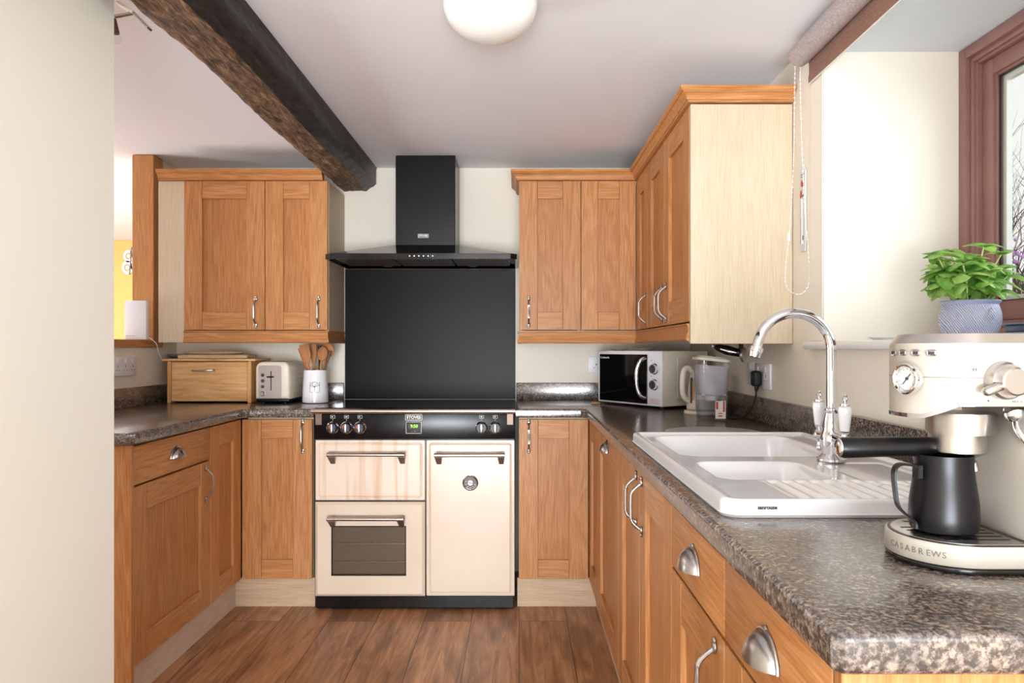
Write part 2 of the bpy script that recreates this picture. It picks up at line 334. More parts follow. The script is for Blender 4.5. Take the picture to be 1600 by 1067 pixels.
    def prism(s, poly, z0, z1, mi=0, bev=0, seg=2, mtx=None, zb=None, scale_top=None):
        """plan polygon pushed up from z0 to z1 (zb(x, y) gives an uneven underside)"""
        t = bmesh.new(); lo = [t.verts.new((x, y, zb(x, y) if zb else z0)) for x, y in poly]
        if scale_top:
            cx = sum(p[0] for p in poly)/len(poly); cy = sum(p[1] for p in poly)/len(poly)
            hi = [t.verts.new((cx+(x-cx)*scale_top, cy+(y-cy)*scale_top, z1)) for x, y in poly]
        else: hi = [t.verts.new((x, y, z1)) for x, y in poly]
        n = len(poly); t.faces.new(lo[::-1]); t.faces.new(hi)
        for k in range(n): t.faces.new((lo[k], lo[(k+1) % n], hi[(k+1) % n], hi[k]))
        bmesh.ops.recalc_face_normals(t, faces=t.faces)
        if bev:
            es = [e for e in t.edges if (e.verts[0] in hi) == (e.verts[1] in hi)]
            bmesh.ops.bevel(t, geom=es, offset=bev, segments=seg, affect='EDGES', profile=.5)
        return s.add(t, mi, mtx)
    def sweep(s, prof, path, mi=0, closed=False):
        """moulding profile [(out, z)] along a plan path, mitred; out is to the right of travel"""
        t = bmesh.new(); P = [Vector((x, y)) for x, y in path]; rings = []
        for i, p in enumerate(P):
            d0 = (P[i]-P[i-1]).normalized() if i else (P[1]-P[0]).normalized()
            d1 = (P[i+1]-P[i]).normalized() if i < len(P)-1 else d0
            n0 = Vector((d0.y, -d0.x)); n1 = Vector((d1.y, -d1.x)); m = (n0+n1).normalized(); m = m/max(.2, m.dot(n0))
            rings.append([t.verts.new((p.x+m.x*o, p.y+m.y*o, z)) for o, z in prof])
        n = len(prof)
        for a, b in zip(rings[:-1], rings[1:]):
            for k in range(n): t.faces.new((a[k], a[(k+1) % n], b[(k+1) % n], b[k]))
        t.faces.new(rings[0]); t.faces.new(rings[-1][::-1])
        bmesh.ops.recalc_face_normals(t, faces=t.faces)
        return s.add(t, mi)
    def quad(s, vs, mi=0):
        f = s.bm.faces.new([s.bm.verts.new(v) for v in vs]); f.material_index = mi; f.smooth = True; return s
    def build(s, name, mats, parent=None, loc=None, rz=0, sharp=35):
        me = bpy.data.meshes.new(name); s.bm.to_mesh(me); s.bm.free()
        if isinstance(mats, str): mats = [mats]
        for m in mats: me.materials.append(M[m])
        me.set_sharp_from_angle(angle=R(sharp))
        o = bpy.data.objects.new(name, me); COL.objects.link(o)
        if parent: o.parent = parent
        if loc: o.location = loc
        if rz: o.rotation_euler = (0, 0, rz)
        return o
def tag(o, label, cat, group=None):
    o['label'] = label; o['category'] = cat
    if group: o['group'] = group
    return o
def thing(name, label, cat, loc, rz=0, group=None):
    o = bpy.data.objects.new(name, None); COL.objects.link(o); o.location = loc; o.rotation_euler = (0, 0, rz); o.empty_display_size = .05
    return tag(o, label, cat, group)
def struct(o): o['kind'] = 'structure'; return o
def boolean_cut(o, cutter):
    md = o.modifiers.new('cut', 'BOOLEAN'); md.object = cutter; md.operation = 'DIFFERENCE'; md.solver = 'EXACT'
    bpy.context.view_layer.update(); dg = bpy.context.evaluated_depsgraph_get()
    me = bpy.data.meshes.new_from_object(o.evaluated_get(dg)); old = o.data; o.modifiers.clear(); o.data = me
    me.set_sharp_from_angle(angle=R(35))
    bpy.data.objects.remove(cutter)
def text(name, body, size, m, parent, mtx, ext=.0006, bold=0, loc=None):
    cu = bpy.data.curves.new(name, 'FONT'); cu.body = body; cu.size = size; cu.extrude = ext; cu.align_x = 'CENTER'; cu.align_y = 'CENTER'; cu.offset = bold; cu.resolution_u = 3
    t = bpy.data.objects.new(name, cu); COL.objects.link(t); bpy.context.view_layer.update()
    me = bpy.data.meshes.new_from_object(t.evaluated_get(bpy.context.evaluated_depsgraph_get())); bpy.data.objects.remove(t)
    me.transform(mtx); me.name = name; me.materials.clear(); me.materials.append(M[m])
    o = bpy.data.objects.new(name, me); COL.objects.link(o)
    if parent: o.parent = parent
    return o
FRONT = Matrix.Rotation(PI/2, 4, 'X')          # text facing -y
def T(x, y, z): return Matrix.Translation((x, y, z))
def smooth_path(pts, n=8):
    P = [Vector(p) for p in pts]; out = []
    for i in range(len(P)-1):
        p0, p1, p2, p3 = P[max(i-1, 0)], P[i], P[i+1], P[min(i+2, len(P)-1)]
        for k in range(n):
            t = k/n; out.append(.5*((2*p1)+(p2-p0)*t+(2*p0-5*p1+4*p2-p3)*t*t+(3*p1-p0-3*p2+p3)*t**3))
    out.append(P[-1]); return out
def arc_path(c, r, a0, a1, n=16, plane='xz'):
    out = []
    for k in range(n+1):
        a = R(a0+(a1-a0)*k/n); u, v = r*math.cos(a), r*math.sin(a)
        out.append(Vector((c[0]+u, c[1], c[2]+v)) if plane == 'xz' else Vector((c[0], c[1]+u, c[2]+v)))
    return out

# ------------------------------------------------------------ the setting
CEIL = 2.120; WX = .90; WY = 3.87
struct(MB().box(-5.2, WX+.45, -6.2, 6.6, -.06, 0).build('floor', 'floor_planks'))
struct(MB().box(-5.2, WX+.45, -6.2, 6.6, CEIL, CEIL+.1).build('ceiling', 'white_paint'))
w = MB(); w.box(-1.912, WX+.45, WY, WY+.1, 0, CEIL-.001); w.box(-1.912, -1.80, 3.705, WY, 0, CEIL-.001)
struct(w.build('wall_back', 'cream_paint'))
WIN0, WIN1, WZ0, WZ1 = .62, 2.174, 1.166, 2.045
w = MB(); w.box(WX, WX+.44, WIN1, WY-.001, 0, CEIL-.001); w.box(WX, WX+.44, -6.2, WIN0, 0, CEIL-.001)
w.box(WX, WX+.44, WIN0, WIN1, 0, WZ0); w.box(WX, WX+.44, WIN0, WIN1, WZ1, CEIL-.001)
bmesh.ops.remove_doubles(w.bm, verts=w.bm.verts, dist=1e-5)
o = struct(w.build('wall_right', ['cream_paint', 'reveal_paint']))
for p in o.data.polygons:
    c = p.center
    if WX+.01 < c.x < WX+.43 and WIN0-.01 < c.y < WIN1+.01 and WZ0-.01 < c.z < WZ1+.01: p.material_index = 1
struct(MB().box(-1.912, -1.80, 2.37, 3.704, 0, 1.174).build('wall_left', 'cream_paint'))
struct(MB().box(-1.14, -1.018, -2.2, 1.85, 0, CEIL-.001).build('wall_front_left', 'pier_paint'))
struct(MB().box(-5.2, -1.912, 6.45, 6.55, 0, CEIL-.001).build('wall_far', 'yellow_paint'))
struct(MB().box(-1.912, -1.812, WY+.101, 6.449, 0, CEIL-.001).build('wall_far_side', 'white_paint'))
w = MB(); w.box(-5.2, -1.7, -6.2, -6.1, 0, CEIL-.001); w.box(-1.7, WX-.001, -6.2, -6.1, 2.0, CEIL-.001)
struct(w.build('wall_rear', 'cream_paint'))
struct(MB().box(-5.3, -5.2, -6.2, 6.55, 0, CEIL-.001).build('wall_far_left', 'white_paint'))
struct(MB().box(-1.925, -1.787, 2.36, 3.602, 1.1745, 1.211, bev=.003).build('trim_1', 'oak_y'))
struct(MB().box(-1.895, -1.789, 3.6025, 3.70, 1.1745, CEIL-.002, bev=.003).build('trim_2', 'oak_sawn'))
struct(MB().prism([(WX-.032, .56), (WX-.001, .56), (WX-.001, WIN0+.002), (1.296, WIN0+.002), (1.296, WIN1-.002), (WX-.001, WIN1-.002), (WX-.001, 2.262), (WX-.028, 2.262), (WX-.032, 2.25)], 1.1665, 1.190, bev=.006).build('trim_3', 'white_gloss'))
struct(MB().box(WX-.004, WX-.0005, WIN1+.001, 2.262, 1.192, CEIL-.003, bev=.001).build('trim_4', 'cream_paint'))
# window: frame, sash, pane
wn = MB()
fx = 1.297
def rect_frame(mb, x0, x1, y0, y1, z0, z1, t, mi=0, bev=.003, tb=None):
    tb = tb or t
    mb.box(x0, x1, y0, y0+t, z0, z1, mi, bev, 2); mb.box(x0, x1, y1-t, y1, z0, z1, mi, bev, 2)
    mb.box(x0, x1, y0+t, y1-t, z0, z0+tb, mi, bev, 2); mb.box(x0, x1, y0+t, y1-t, z1-t, z1, mi, bev, 2)
rect_frame(wn, fx, fx+.10, WIN0+.001, WIN1-.001, 1.1905, WZ1-.001, .034)
rect_frame(wn, fx+.012, fx+.10, WIN0+.034, WIN1-.034, 1.224, WZ1-.034, .016)
rect_frame(wn, fx+.020, fx+.10, WIN0+.048, WIN1-.048, 1.236, WZ1-.048, .010)
win = struct(wn.build('window_1', 'window_wood'))
sh = MB(); rect_frame(sh, fx+.034, fx+.085, WIN0+.059, WIN1-.059, 1.247, WZ1-.059, .046); rect_frame(sh, fx+.042, fx+.08, WIN0+.10, WIN1-.10, 1.288, WZ1-.10, .012)
sh.box(fx+.03, fx+.085, 1.30, 1.37, 1.247, WZ1-.06, 0, .003)
o = sh.build('sash', 'window_wood', win); 
g = MB(); rect_frame(g, fx+.048, fx+.0525, WIN0+.1125, WIN1-.1125, 1.3005, WZ1-.1125, .003, bev=0)
g.build('glazing_seal', 'seal_rubber', win)
g = MB(); rect_frame(g, fx+.0585, fx+.074, WIN0+.1125, WIN1-.1125, 1.3005, WZ1-.1125, .016, bev=0); g.build('glazing_spacer', 'alu_spacer', win)
g = MB(); g.box(fx+.0535, fx+.0575, WIN0+.115, WIN1-.115, 1.303, WZ1-.115); g.build('pane', 'clear_glass', win)

# ------------------------------------------------------------ beam
def build_beam():
    """hewn timber: wavering cross-section, brown scraped underside, black sides"""
    x0, x1, zb, zt = -.936, -.747, 1.994, CEIL-.001
    base = []
    def seg(a, b, n, k): 
        for i in range(n): base.append((a[0]+(b[0]-a[0])*i/n, a[1]+(b[1]-a[1])*i/n, k))
    seg((x0, zt), (x0+.004, zb+.012), 6, 1); seg((x0+.004, zb+.012), (x0+.02, zb), 2, 0)
    seg((x0+.02, zb), (-.80, zb+.004), 10, 0); seg((-.80, zb+.004), (-.752, zb+.040), 6, 1); seg((-.752, zb+.040), (x1, zt), 6, 1); base.append((x1, zt, 1))
    t = MB(); bm = t.bm; rings = []; n = 320; y0, y1 = -1.2, 3.868
    for j in range(n+1):
        y = y0+(y1-y0)*j/n; wob = noise.noise(Vector((0, y*1.3, 3)))*.013; wob2 = noise.noise(Vector((5, y*1.6, 1)))*.018
        end = max(0, (y-3.75)/.12)
        ring = []
        for i, (x, z, k) in enumerate(base):
            nx = noise.noise(Vector((i*.6, y*5, 0)))*.005+noise.noise(Vector((i*1.1, y*19, 4)))*.0035; nz = noise.noise(Vector((i*.6, y*5, 9)))*.005+noise.noise(Vector((i*1.1, y*17, 7)))*.0035
            px, pz = x, z
            lx = (x-x0)/(x1-x0)
            if z < zt-.001:
                px += wob2*.6*(1 if lx < .5 else .4)+nx; pz += nz+wob*.4
                if k == 1 and lx > .5: px += noise.noise(Vector((2, y*2.2, z*30)))*.010
                if -.81 < x < -.76: pz += wob2*.5
            ring.append(bm.verts.new((px, y, min(pz, zt))))
        rings.append(ring)
    m = len(base)
    for a, b in zip(rings[:-1], rings[1:]):
        for k in range(m):
            f = bm.faces.new((a[k], a[(k+1) % m], b[(k+1) % m], b[k])); f.smooth = True; f.material_index = base[k][2]
    bm.faces.new(rings[0]).material_index = 1; bm.faces.new(rings[-1][::-1]).material_index = 1
    bmesh.ops.recalc_face_normals(bm, faces=bm.faces)
    o = t.build('ceiling_beam', ['beam_brown', 'beam_black'], sharp=50)
    tag(o, 'old hewn dark timber beam with brown underside and black sides running along the ceiling', 'beam')
build_beam()

# ------------------------------------------------------------ handles, doors, cabinets
def bow_handle(parent, x, z, yf=0, L=.118, mat_='pewter'):
    """upright bow pull with two small feet; front of the door is at yf, facing -y"""
    m = MB(); h = L/2
    m.tube(smooth_path([(x, yf-.002, z-h), (x, yf-.012, z-h+.006), (x, yf-.026, z-h+.020), (x, yf-.030, z-h+.034), (x, yf-.031, z), (x, yf-.030, z+h-.034), (x, yf-.026, z+h-.020), (x, yf-.012, z+h-.006), (x, yf-.002, z+h)], 5), .0042, 10, flat=1.0)
    m.box(x-.0052, x+.0052, yf-.0335, yf-.0275, z-h*.55, z+h*.55, 0, .002)
    for s in (-1, 1):
        m.sphere((x, yf-.003, z+s*(h+.002)), .0085, .004, .011, 14, 8); m.sphere((x, yf-.003, z+s*(h+.013)), .006, .0035, .006, 12, 8)
    return m.build('handle', mat_, parent)
def cup_handle(parent, x, z, yf=0, a=.043, b=.036, c=.028):
    m = MB(); t = bmesh.new(); NU, NV = 24, 10; rows = []
    for off in (0, .0022):
        g = []
        for j in range(NV+1):
            ph = (PI/2)*j/NV; row = []
            for i in range(NU+1):
                th = PI*i/NU; aa, bb, cc = a-off, b-off, c-off
                row.append(t.verts.new((x+aa*math.cos(th), yf-.0015-cc*math.sin(th)*math.sin(ph), z-b*.45+bb*math.sin(th)*math.cos(ph))))
            g.append(row)
        rows.append(g)
    for q, g in enumerate(rows):
        for j in range(NV):
            for i in range(NU):
                v = (g[j][i], g[j][i+1], g[j+1][i+1], g[j+1][i]); t.faces.new(v if q == 0 else v[::-1])
    for i in range(NU):
        t.faces.new((rows[0][NV][i], rows[0][NV][i+1], rows[1][NV][i+1], rows[1][NV][i]))
    bmesh.ops.remove_doubles(t, verts=t.verts, dist=1e-6); m.add(t)
    m.tube([(x+(a+.002)*math.cos(PI*i/24), yf-.002, z-b*.45+(b+.002)*math.sin(PI*i/24)) for i in range(25)], .003, 8)
    m.sphere((x, yf-.002, z+b*.6), .006, .003, .007, 10, 8)
    return m.build('cup_handle', 'pewter', parent)
ST = .086
def door(root, x0, x1, z0, z1, t=.02, st=ST, name='door', g=.0015):
    """framed door: stiles, rails and a recessed centre panel"""
    m = MB(); x0 += g; x1 -= g; z0 += g; z1 -= g; s = min(st, (x1-x0)*.3)
    m.box(x0, x0+s, 0, t, z0, z1, 0, .0015); m.box(x1-s, x1, 0, t, z0, z1, 0, .0015)
    m.box(x0+s+.0007, x1-s-.0007, .0006, t, z0, z0+st, 1, .0015); m.box(x0+s+.0007, x1-s-.0007, .0006, t, z1-st, z1, 1, .0015)
    m.box(x0+s-.002, x1-s+.002, .0115, .016, z0+st-.002, z1-st+.002, 2)
    return m.build(name, ['oak_v', 'oak_h', 'oak_panel'], root)
def slab(root, x0, x1, z0, z1, t=.02, name='drawer', g=.0015):
    return MB().box(x0+g, x1-g, 0, t, z0+g, z1-g, 0, .002, 2).build(name, ['oak_h'], root)
def carcass(root, x0, x1, y0, y1, z0, z1, mat_='laminate_v', top=True, th=.016):
    m = MB(); m.box(x0, x0+th, y0, y1, z0, z1); m.box(x1-th, x1, y0, y1, z0, z1); m.box(x0+th, x1-th, y0, y1, z0, z0+th); m.box(x0+th, x1-th, y1-.008, y1, z0+th, z1)
    if top: m.box(x0+th, x1-th, y0, y1-.008, z1-th, z1)
    return m.build('carcass', mat_, root)
BZ0, BZ1 = .131, .852
WZb, WZt = 1.257, 1.975
GB, GW = 'oak base cabinets', 'oak wall cabinets'
# wall cabinets
r = thing('wall_cabinet', 'oak wall cabinet with two doors left of the black cooker hood', 'cabinet', (-1.607, 3.528, 1.24), 0, GW)
carcass(r, 0, .690, .0205, .341, .0, WZt-1.24-.001)
d = door(r, 0, .389, .017, WZt-1.24); bow_handle(d, .345, .105)
d = door(r, .389, .690, .017, WZt-1.24); bow_handle(d, .389+.258, .105)
tag(MB().box(-.062, .062, 0, .018, 0, .775, 0, .001).build('filler_panel', 'laminate_v', None, (-1.6705, 3.536, 1.199)), 'pale laminate filler panel beside the left oak wall cabinet', 'panel')
r = thing('wall_cabinet', 'oak wall cabinet right of the black hood, its door nearest the hood', 'cabinet', (0, 3.528, 1.24), 0, GW)
carcass(r, 0, .296, .0205, .341, 0, WZt-1.24-.001)
d = door(r, 0, .297, .017, WZt-1.24); bow_handle(d, .046, .105)
r = thing('wall_cabinet', 'oak wall cabinet on the back wall in the right inner corner, without a handle', 'cabinet', (.297, 3.528, 1.24), 0, GW)
carcass(r, .001, .285, .0205, .341, 0, WZt-1.24-.001)
door(r, 0, .265, .017, WZt-1.24)
for (y, w_, hx, lab) in ((3.524, .293, .25, 'narrow oak wall cabinet on the right wall, deepest in the corner'), (3.230, .372, .335, 'middle oak wall cabinet on the right wall'), (2.857, .418, .04, 'oak wall cabinet on the right wall, the one nearest the window')):
    r = thing('wall_cabinet', lab, 'cabinet', (.563, y, 1.24), -PI/2, GW)
    carcass(r, .001, w_-.001, .0205, .335, 0, WZt-1.24-.001)
    d = door(r, 0, w_, .017, WZt-1.24); bow_handle(d, hx, .105)
tag(MB().box(0, .334, 0, .018, 0, WZt-1.185-.003, 0, .001).build('end_panel', 'laminate_v', None, (.564, 2.418, 1.185)), 'large pale laminate end panel closing the right wall cabinets by the window', 'panel')
# cornice, pelmet
cor = [(0, 0), (.010, 0), (.010, .007), (.014, .007), (.0145, .011), (.018, .020), (.026, .027), (.029, .028), (.029, .031), (.033, .031), (.038, .037), (.038, .046), (0, .046)]
cor = [(o_-.0, z_) for o_, z_ in cor]
def moulding(name, prof, path, z, m, label, cat, mats=None):
    mb = MB(); ox, oy = path[0]; mb.sweep([(a, b) for a, b in prof], [(x-ox, y-oy) for x, y in path])
    return tag(mb.build(name, m, None, (ox, oy, z)), label, cat)
cw = [(-.02, 0)]+cor[1:-1]+[(-.02, .046)]
moulding('cornice', cw, [(-1.725, 3.527), (-.939, 3.527)], WZt+.0005, 'oak_h', 'oak cornice moulding above the left wall cabinet, running into the beam', 'cornice')
moulding('cornice', cw, [(-.001, WY-.002), (-.001, 3.527), (.562, 3.527), (.562, 2.417), (WX-.002, 2.417)][::1] if False else [(WX-.002, 2.417), (.562, 2.417), (.562, 3.527), (-.001, 3.527), (-.001, WY-.002)][::-1], WZt+.0005, 'oak_h', 'oak cornice moulding round the top of the right wall cabinets', 'cornice')
pel = [(-.014, 0), (.004, 0), (.008, .006), (.006, .02), (.002, .026), (.002, .05), (.006, .054), (.006, .058), (-.014, .058)]
moulding('pelmet', pel, [(-1.607, 3.528), (-.918, 3.528), (-.918, WY-.002)], 1.196, 'oak_h', 'oak light pelmet under the left wall cabinet', 'pelmet')
moulding('pelmet', pel, [(0, WY-.002), (0, 3.528), (.561, 3.528), (.561, 2.438)], 1.194, 'oak_h', 'oak light pelmet under the right wall cabinets, turning the corner', 'pelmet')

# base cabinets
def base_unit(label, loc, rz, w_, kind='door', hx=None, x0=0, depth=.53, cx0=None, cx1=None, top=True, wood_end=False, y_start=.0205):
    r = thing('base_cabinet', label, 'cabinet', loc, rz, GB)
    carcass(r, (x0 if cx0 is None else cx0)+.001, (w_ if cx1 is None else cx1)-.001, y_start, depth, .1315, .8585, top=top)
    if kind == 'door':
        d = door(r, x0, w_, BZ0, BZ1)
        if hx is not None: bow_handle(d, hx, .775)
    elif kind == 'cup':
        d = door(r, x0, w_, BZ0, BZ1); cup_handle(d, (x0+w_)/2, .815)
    elif kind == 'drawer':
        dr = slab(r, x0, w_, .722, BZ1); cup_handle(dr, (x0+w_)/2, .789)
        d = door(r, x0, w_, BZ0, .718); bow_handle(d, hx, .63)
    elif kind == 'two':
        xm = hx; d = door(r, x0, xm, BZ0, BZ1); bow_handle(d, xm-.045, .765); d = door(r, xm, w_, BZ0, BZ1); bow_handle(d, xm+.045, .765)
    return r
base_unit('narrow oak base cabinet just left of the cream range cooker', (-1.248, 3.312, 0), 0, .318, 'door', .275, cx0=.02, depth=.545)
base_unit('oak base cabinet on the left run with cup handled drawer above one door', (-1.25, 2.386, 0), PI/2, .596, 'drawer', .548, depth=.545)
base_unit('oak corner door without handle at the inner end of the left run', (-1.25, 2.984, 0), PI/2, .326, 'door', None, depth=.545)
base_unit('narrow oak base cabinet just right of the cream range cooker', (-.002, 3.312, 0), 0, .315, 'door', .046, depth=.545)
X1 = .315
base_unit('oak corner door without handle at the far end of the right run', (X1, 3.310, 0), -PI/2, .364, 'door', None, depth=.56)
base_unit('full height oak front with one small cup handle, on the right run', (X1, 2.945, 0), -PI/2, .609, 'cup', depth=.56)
base_unit('oak sink base cabinet with a pair of bow handled doors', (X1, 2.335, 0), -PI/2, .812, 'two', .410, depth=.56, top=False, cx0=0)
base_unit('oak base cabinet with cup handled drawer, between sink doors and nearest cabinet', (X1, 1.522, 0), -PI/2, .392, 'drawer', .345, depth=.56, top=False)
base_unit('nearest oak base cabinet at the near end of the right run, large cup handle', (X1, 1.129, 0), -PI/2, .389, 'drawer', .345, depth=.56)
# end panels under the worktops
tag(MB().box(0, .552, 0, .018, 0, .858, 0, .001).build('end_panel', 'oak_v', None, (-1.799, 2.366, 0)), 'oak end panel closing the near end of the left base run', 'panel')
tag(MB().box(0, .582, 0, .018, 0, .858, 0, .001).build('end_panel', 'oak_v', None, (.315, .718, 0)), 'oak end panel under the near end of the right worktop', 'panel')
# plinths
def plinth(x0, x1, y0, y1, label): return tag(MB().box(0, x1-x0, 0, y1-y0, 0, .1305, 0, .001).build('plinth', 'laminate_h' if (x1-x0) > (y1-y0) else 'plinth_y', None, (x0, y0, 0)), label, 'plinth')
wood('plinth_y', (216, 200, 184), (190, 170, 152), 'y', rough=.5, cathedral=.25)
plinth(-1.300, -1.285, 2.386, 3.335, 'pale plinth board under the left base run')
plinth(-1.300, -.925, 3.3365, 3.351, 'pale plinth board on the floor left of the cooker')
plinth(-.008, .350, 3.3365, 3.351, 'pale plinth board on the floor right of the cooker')
plinth(.3505, .365, .738, 3.335, 'long plinth board under the right base run')

# ------------------------------------------------------------ worktops
WT0, WT1 = .860, .900
def worktop(poly, label, ups, hole=None):
    ox, oy = poly[0]; P = [(x-ox, y-oy) for x, y in poly]
    r = thing('worktop', label, 'worktop', (ox, oy, WT0))
    mb = MB(); mb.prism(P, 0, WT1-WT0, 0, .008, 3); top = mb.build('worktop_slab', 'granite_laminate', r)
    if hole:
        x0, x1, y0, y1 = hole; c = MB().box(x0, x1, y0, y1, WT0-.1, WT1+.1).build('cutter', 'granite_laminate'); 
        c.location = (0, 0, 0); bpy.context.view_layer.update(); boolean_cut(top, c)
    for (x0, x1, y0, y1) in ups:
        MB().box(x0-ox, x1-ox, y0-oy, y1-oy, WT1-WT0+.0003, .99-WT0, 0, .003, 2).build('upstand', 'granite_laminate', r)
    return r
worktop([(-1.799, 2.33), (-1.245, 2.33), (-1.225, 2.35), (-1.225, 3.262), (-1.202, 3.285), (-.9185, 3.285), (-.9185, 3.868), (-1.799, 3.868)],
        'brown speckled granite effect worktop turning the corner left of the cooker',
        [(-1.799, -1.781, 2.335, 3.849), (-1.799, -.9185, 3.850, 3.868)])
worktop([(-.0145, 3.868), (-.0145, 3.285), (.275, 3.285), (.296, 3.264), (.296, .70), (.306, .69), (.898, .69), (.898, 3.868)],
        'long brown speckled granite effect worktop holding the sink and coffee machine',
        [(-.0145, .8795, 3.850, 3.868), (.880, .898, .70, 3.868)], hole=(.352, .780, 1.345, 2.095))

# ------------------------------------------------------------ range cooker
def cooker():
    r = thing('range_cooker', 'cream and black range cooker with three doors standing between the base cabinets', 'cooker', (-.916, 3.285, 0))
    W = .898; m = MB()
    m.box(.002, W-.002, .024, .56, .065, .893, 0, .002); m.box(.004, .02, .03, .05, 0, .07); m.box(W-.02, W-.004, .03, .05, 0, .07); m.box(.01, W-.01, .5, .55, 0, .07)
    m.build('body', 'black_enamel', r)
    MB().box(.006, W-.006, .012, .03, .006, .062, 0, .003).build('plinth_strip', 'black_gloss', r)
    h = MB(); h.box(.0, W, .02, .562, .8935, .9035, 0, .003).build('hob', 'black_glass', r)
    cp = MB(); cp.box(0, W, 0, .0235, .765, .893, 0, .004, 2); cp = cp.build('control_panel', 'black_enamel', r)
    def knob(x, z, n):
        k = MB(); k.lathe([(0, 0), (.0235, 0), (.0225, .018), (.021, .020), (0, .020)], (x, -.0005, z), 32, axis='-y')
        ko = k.build('knob', 'black_plastic', r)
        k = MB(); k.lathe([(.0236, 0), (.0275, 0), (.0275, .004), (.0236, .007)], (x, -.0005, z), 32, axis='-y', closed=True); k.build('knob_ring', 'chrome', ko)
        f = MB(); f.cyl((x, -.0185, z), .0195, .003, '-y', 28); f.build('knob_face', 'black_plastic', ko)
        q = MB(); q.box(x-.0065, x+.0065, -.034, -.0205, z-.020, z+.019, 0, .003, 2); q.build('knob_grip', 'pewter', ko)
        if n < 3:
            q = MB(); q.box(x+.0075, x+.0145, -.0228, -.0216, z-.013, z+.013); q.build('knob_mark', 'print_blue', ko)
            q = MB(); q.box(x-.0145, x-.0075, -.0228, -.0216, z-.002, z+.012); q.build('knob_mark', 'print_red', ko)
        # printed symbol above
        s = MB(); z2 = z+.048; rect_thin(s, x-.010, x+.010, z2-.007, z2+.007, -.0006, .0012)
        s.box(x-.005, x+.004 if n % 2 else x+.001, -.0008, 0, z2-.002, z2+.002); s.box(x-.0012, x+.0012, -.0006, 0, z+.033, z+.036)
        s.build('symbol', 'print_white', r)
    def rect_thin(mb, x0, x1, z0, z1, y, t):
        mb.box(x0, x1, y, 0, z0, z0+t); mb.box(x0, x1, y, 0, z1-t, z1); mb.box(x0, x0+t, y, 0, z0, z1); mb.box(x1-t, x1, y, 0, z0, z1)
    for n, px in enumerate((520, 541.5, 562.5, 752.5, 774)): knob((px-811)/350+.916, .8165, n)
    c = (646.5-811)/350+.916
    s = MB(); rect_thin(s, c-.038, c+.038, .862-.013, .862+.013, -.0012, .0022); s.build('badge_frame', 'print_white', r)
    text('badge', 'STOVES', .0185, 'print_white', r, T(c, -.0008, .862) @ FRONT, .0006, .0007)
    s = MB(); rect_thin(s, c-.0345, c+.0345, .790, .843, -.0012, .0014); s.build('clock_frame', 'print_white', r)
    ck = MB().box(c-.032, c+.032, -.001, -.0002, .7925, .8405).build('clock', 'black_glass', r)
    MB().box(c-.025, c+.022, -.0014, -.001, .812, .834).build('clock_screen', 'black_plastic', ck)
    text('clock_digits', '9:50', .019, 'lcd_green', ck, T(c+.002, -.0018, .8225) @ FRONT, .0003, .0004)
    text('clock_marks', '-   +', .010, 'print_white', ck, T(c, -.0014, .800) @ FRONT, .0002)
    # towel rail
    rl = MB(); rl.cyl((-.002, -.036, .893), .0115, W+.004, 'x', 24, bev=.002); rl = rl.build('towel_rail', 'warm_steel', r)
    for x in (.022, W-.022):
        b = MB(); b.prism([(-.019, -.046), (.019, -.046), (.012, .026), (-.010, .026)], 0, .006, mtx=T(x, -.0005, .878) @ Matrix.Rotation(PI/2, 4, 'X') @ Matrix.Rotation(PI, 4, 'Z') if False else T(x, -.0005, .868) @ Matrix.Rotation(-PI/2, 4, 'X') @ Matrix.Rotation(PI, 4, 'X') @ Matrix.Scale(-1, 4, (0, 1, 0)) if False else None) if False else None
        b = MB(); b.box(x-.015, x+.015, -.004, -.0005, .828, .885, 0, .002); b.box(x-.015, x+.015, -.040, -.0005, .880, .886, 0, .002)
        b.cyl((x, -.004, .868), .004, .003, '-y', 12); b.cyl((x, -.004, .838), .004, .003, '-y', 12); b.build('rail_bracket', 'bronze_steel', r)
    def cdoor(x0, x1, z0, z1, name, m_='cream_enamel', win=None):
        mb = MB(); b = .011
        def ring(pts): return [mb.bm.verts.new(p) for p in pts]
        if win is None:
            mb.box(x0, x1, .010, .0235, z0, z1, 0, .003); mb.box(x0+.012, x1-.012, .0, .012, z0+.012, z1-.012, 0, .010, 1)
        else:
            wx0, wx1, wz0, wz1 = win
            for (a0, a1, c0, c1) in ((x0, wx0, z0, z1), (wx1, x1, z0, z1), (wx0, wx1, z0, wz0), (wx0, wx1, wz1, z1)): mb.box(a0, a1, .010, .0235, c0, c1, 0, 0)
            e = .012
            for (a0, a1, c0, c1) in ((x0+e, wx0, z0+e, z1-e), (wx1, x1-e, z0+e, z1-e), (wx0, wx1, z0+e, wz0), (wx0, wx1, wz1, z1-e)): mb.box(a0, a1, 0, .0105, c0, c1)
            # chamfered edge all round
            o_ = [(x0, z0), (x1, z0), (x1, z1), (x0, z1)]; i_ = [(x0+e, z0+e), (x1-e, z0+e), (x1-e, z1-e), (x0+e, z1-e)]
            for k in range(4):
                a, b2 = o_[k], o_[(k+1) % 4]; c2, d2 = i_[(k+1) % 4], i_[k]
                mb.quad([(a[0], .010, a[1]), (b2[0], .010, b2[1]), (c2[0], 0, c2[1]), (d2[0], 0, d2[1])])
        d = mb.build(name, m_, r); return d
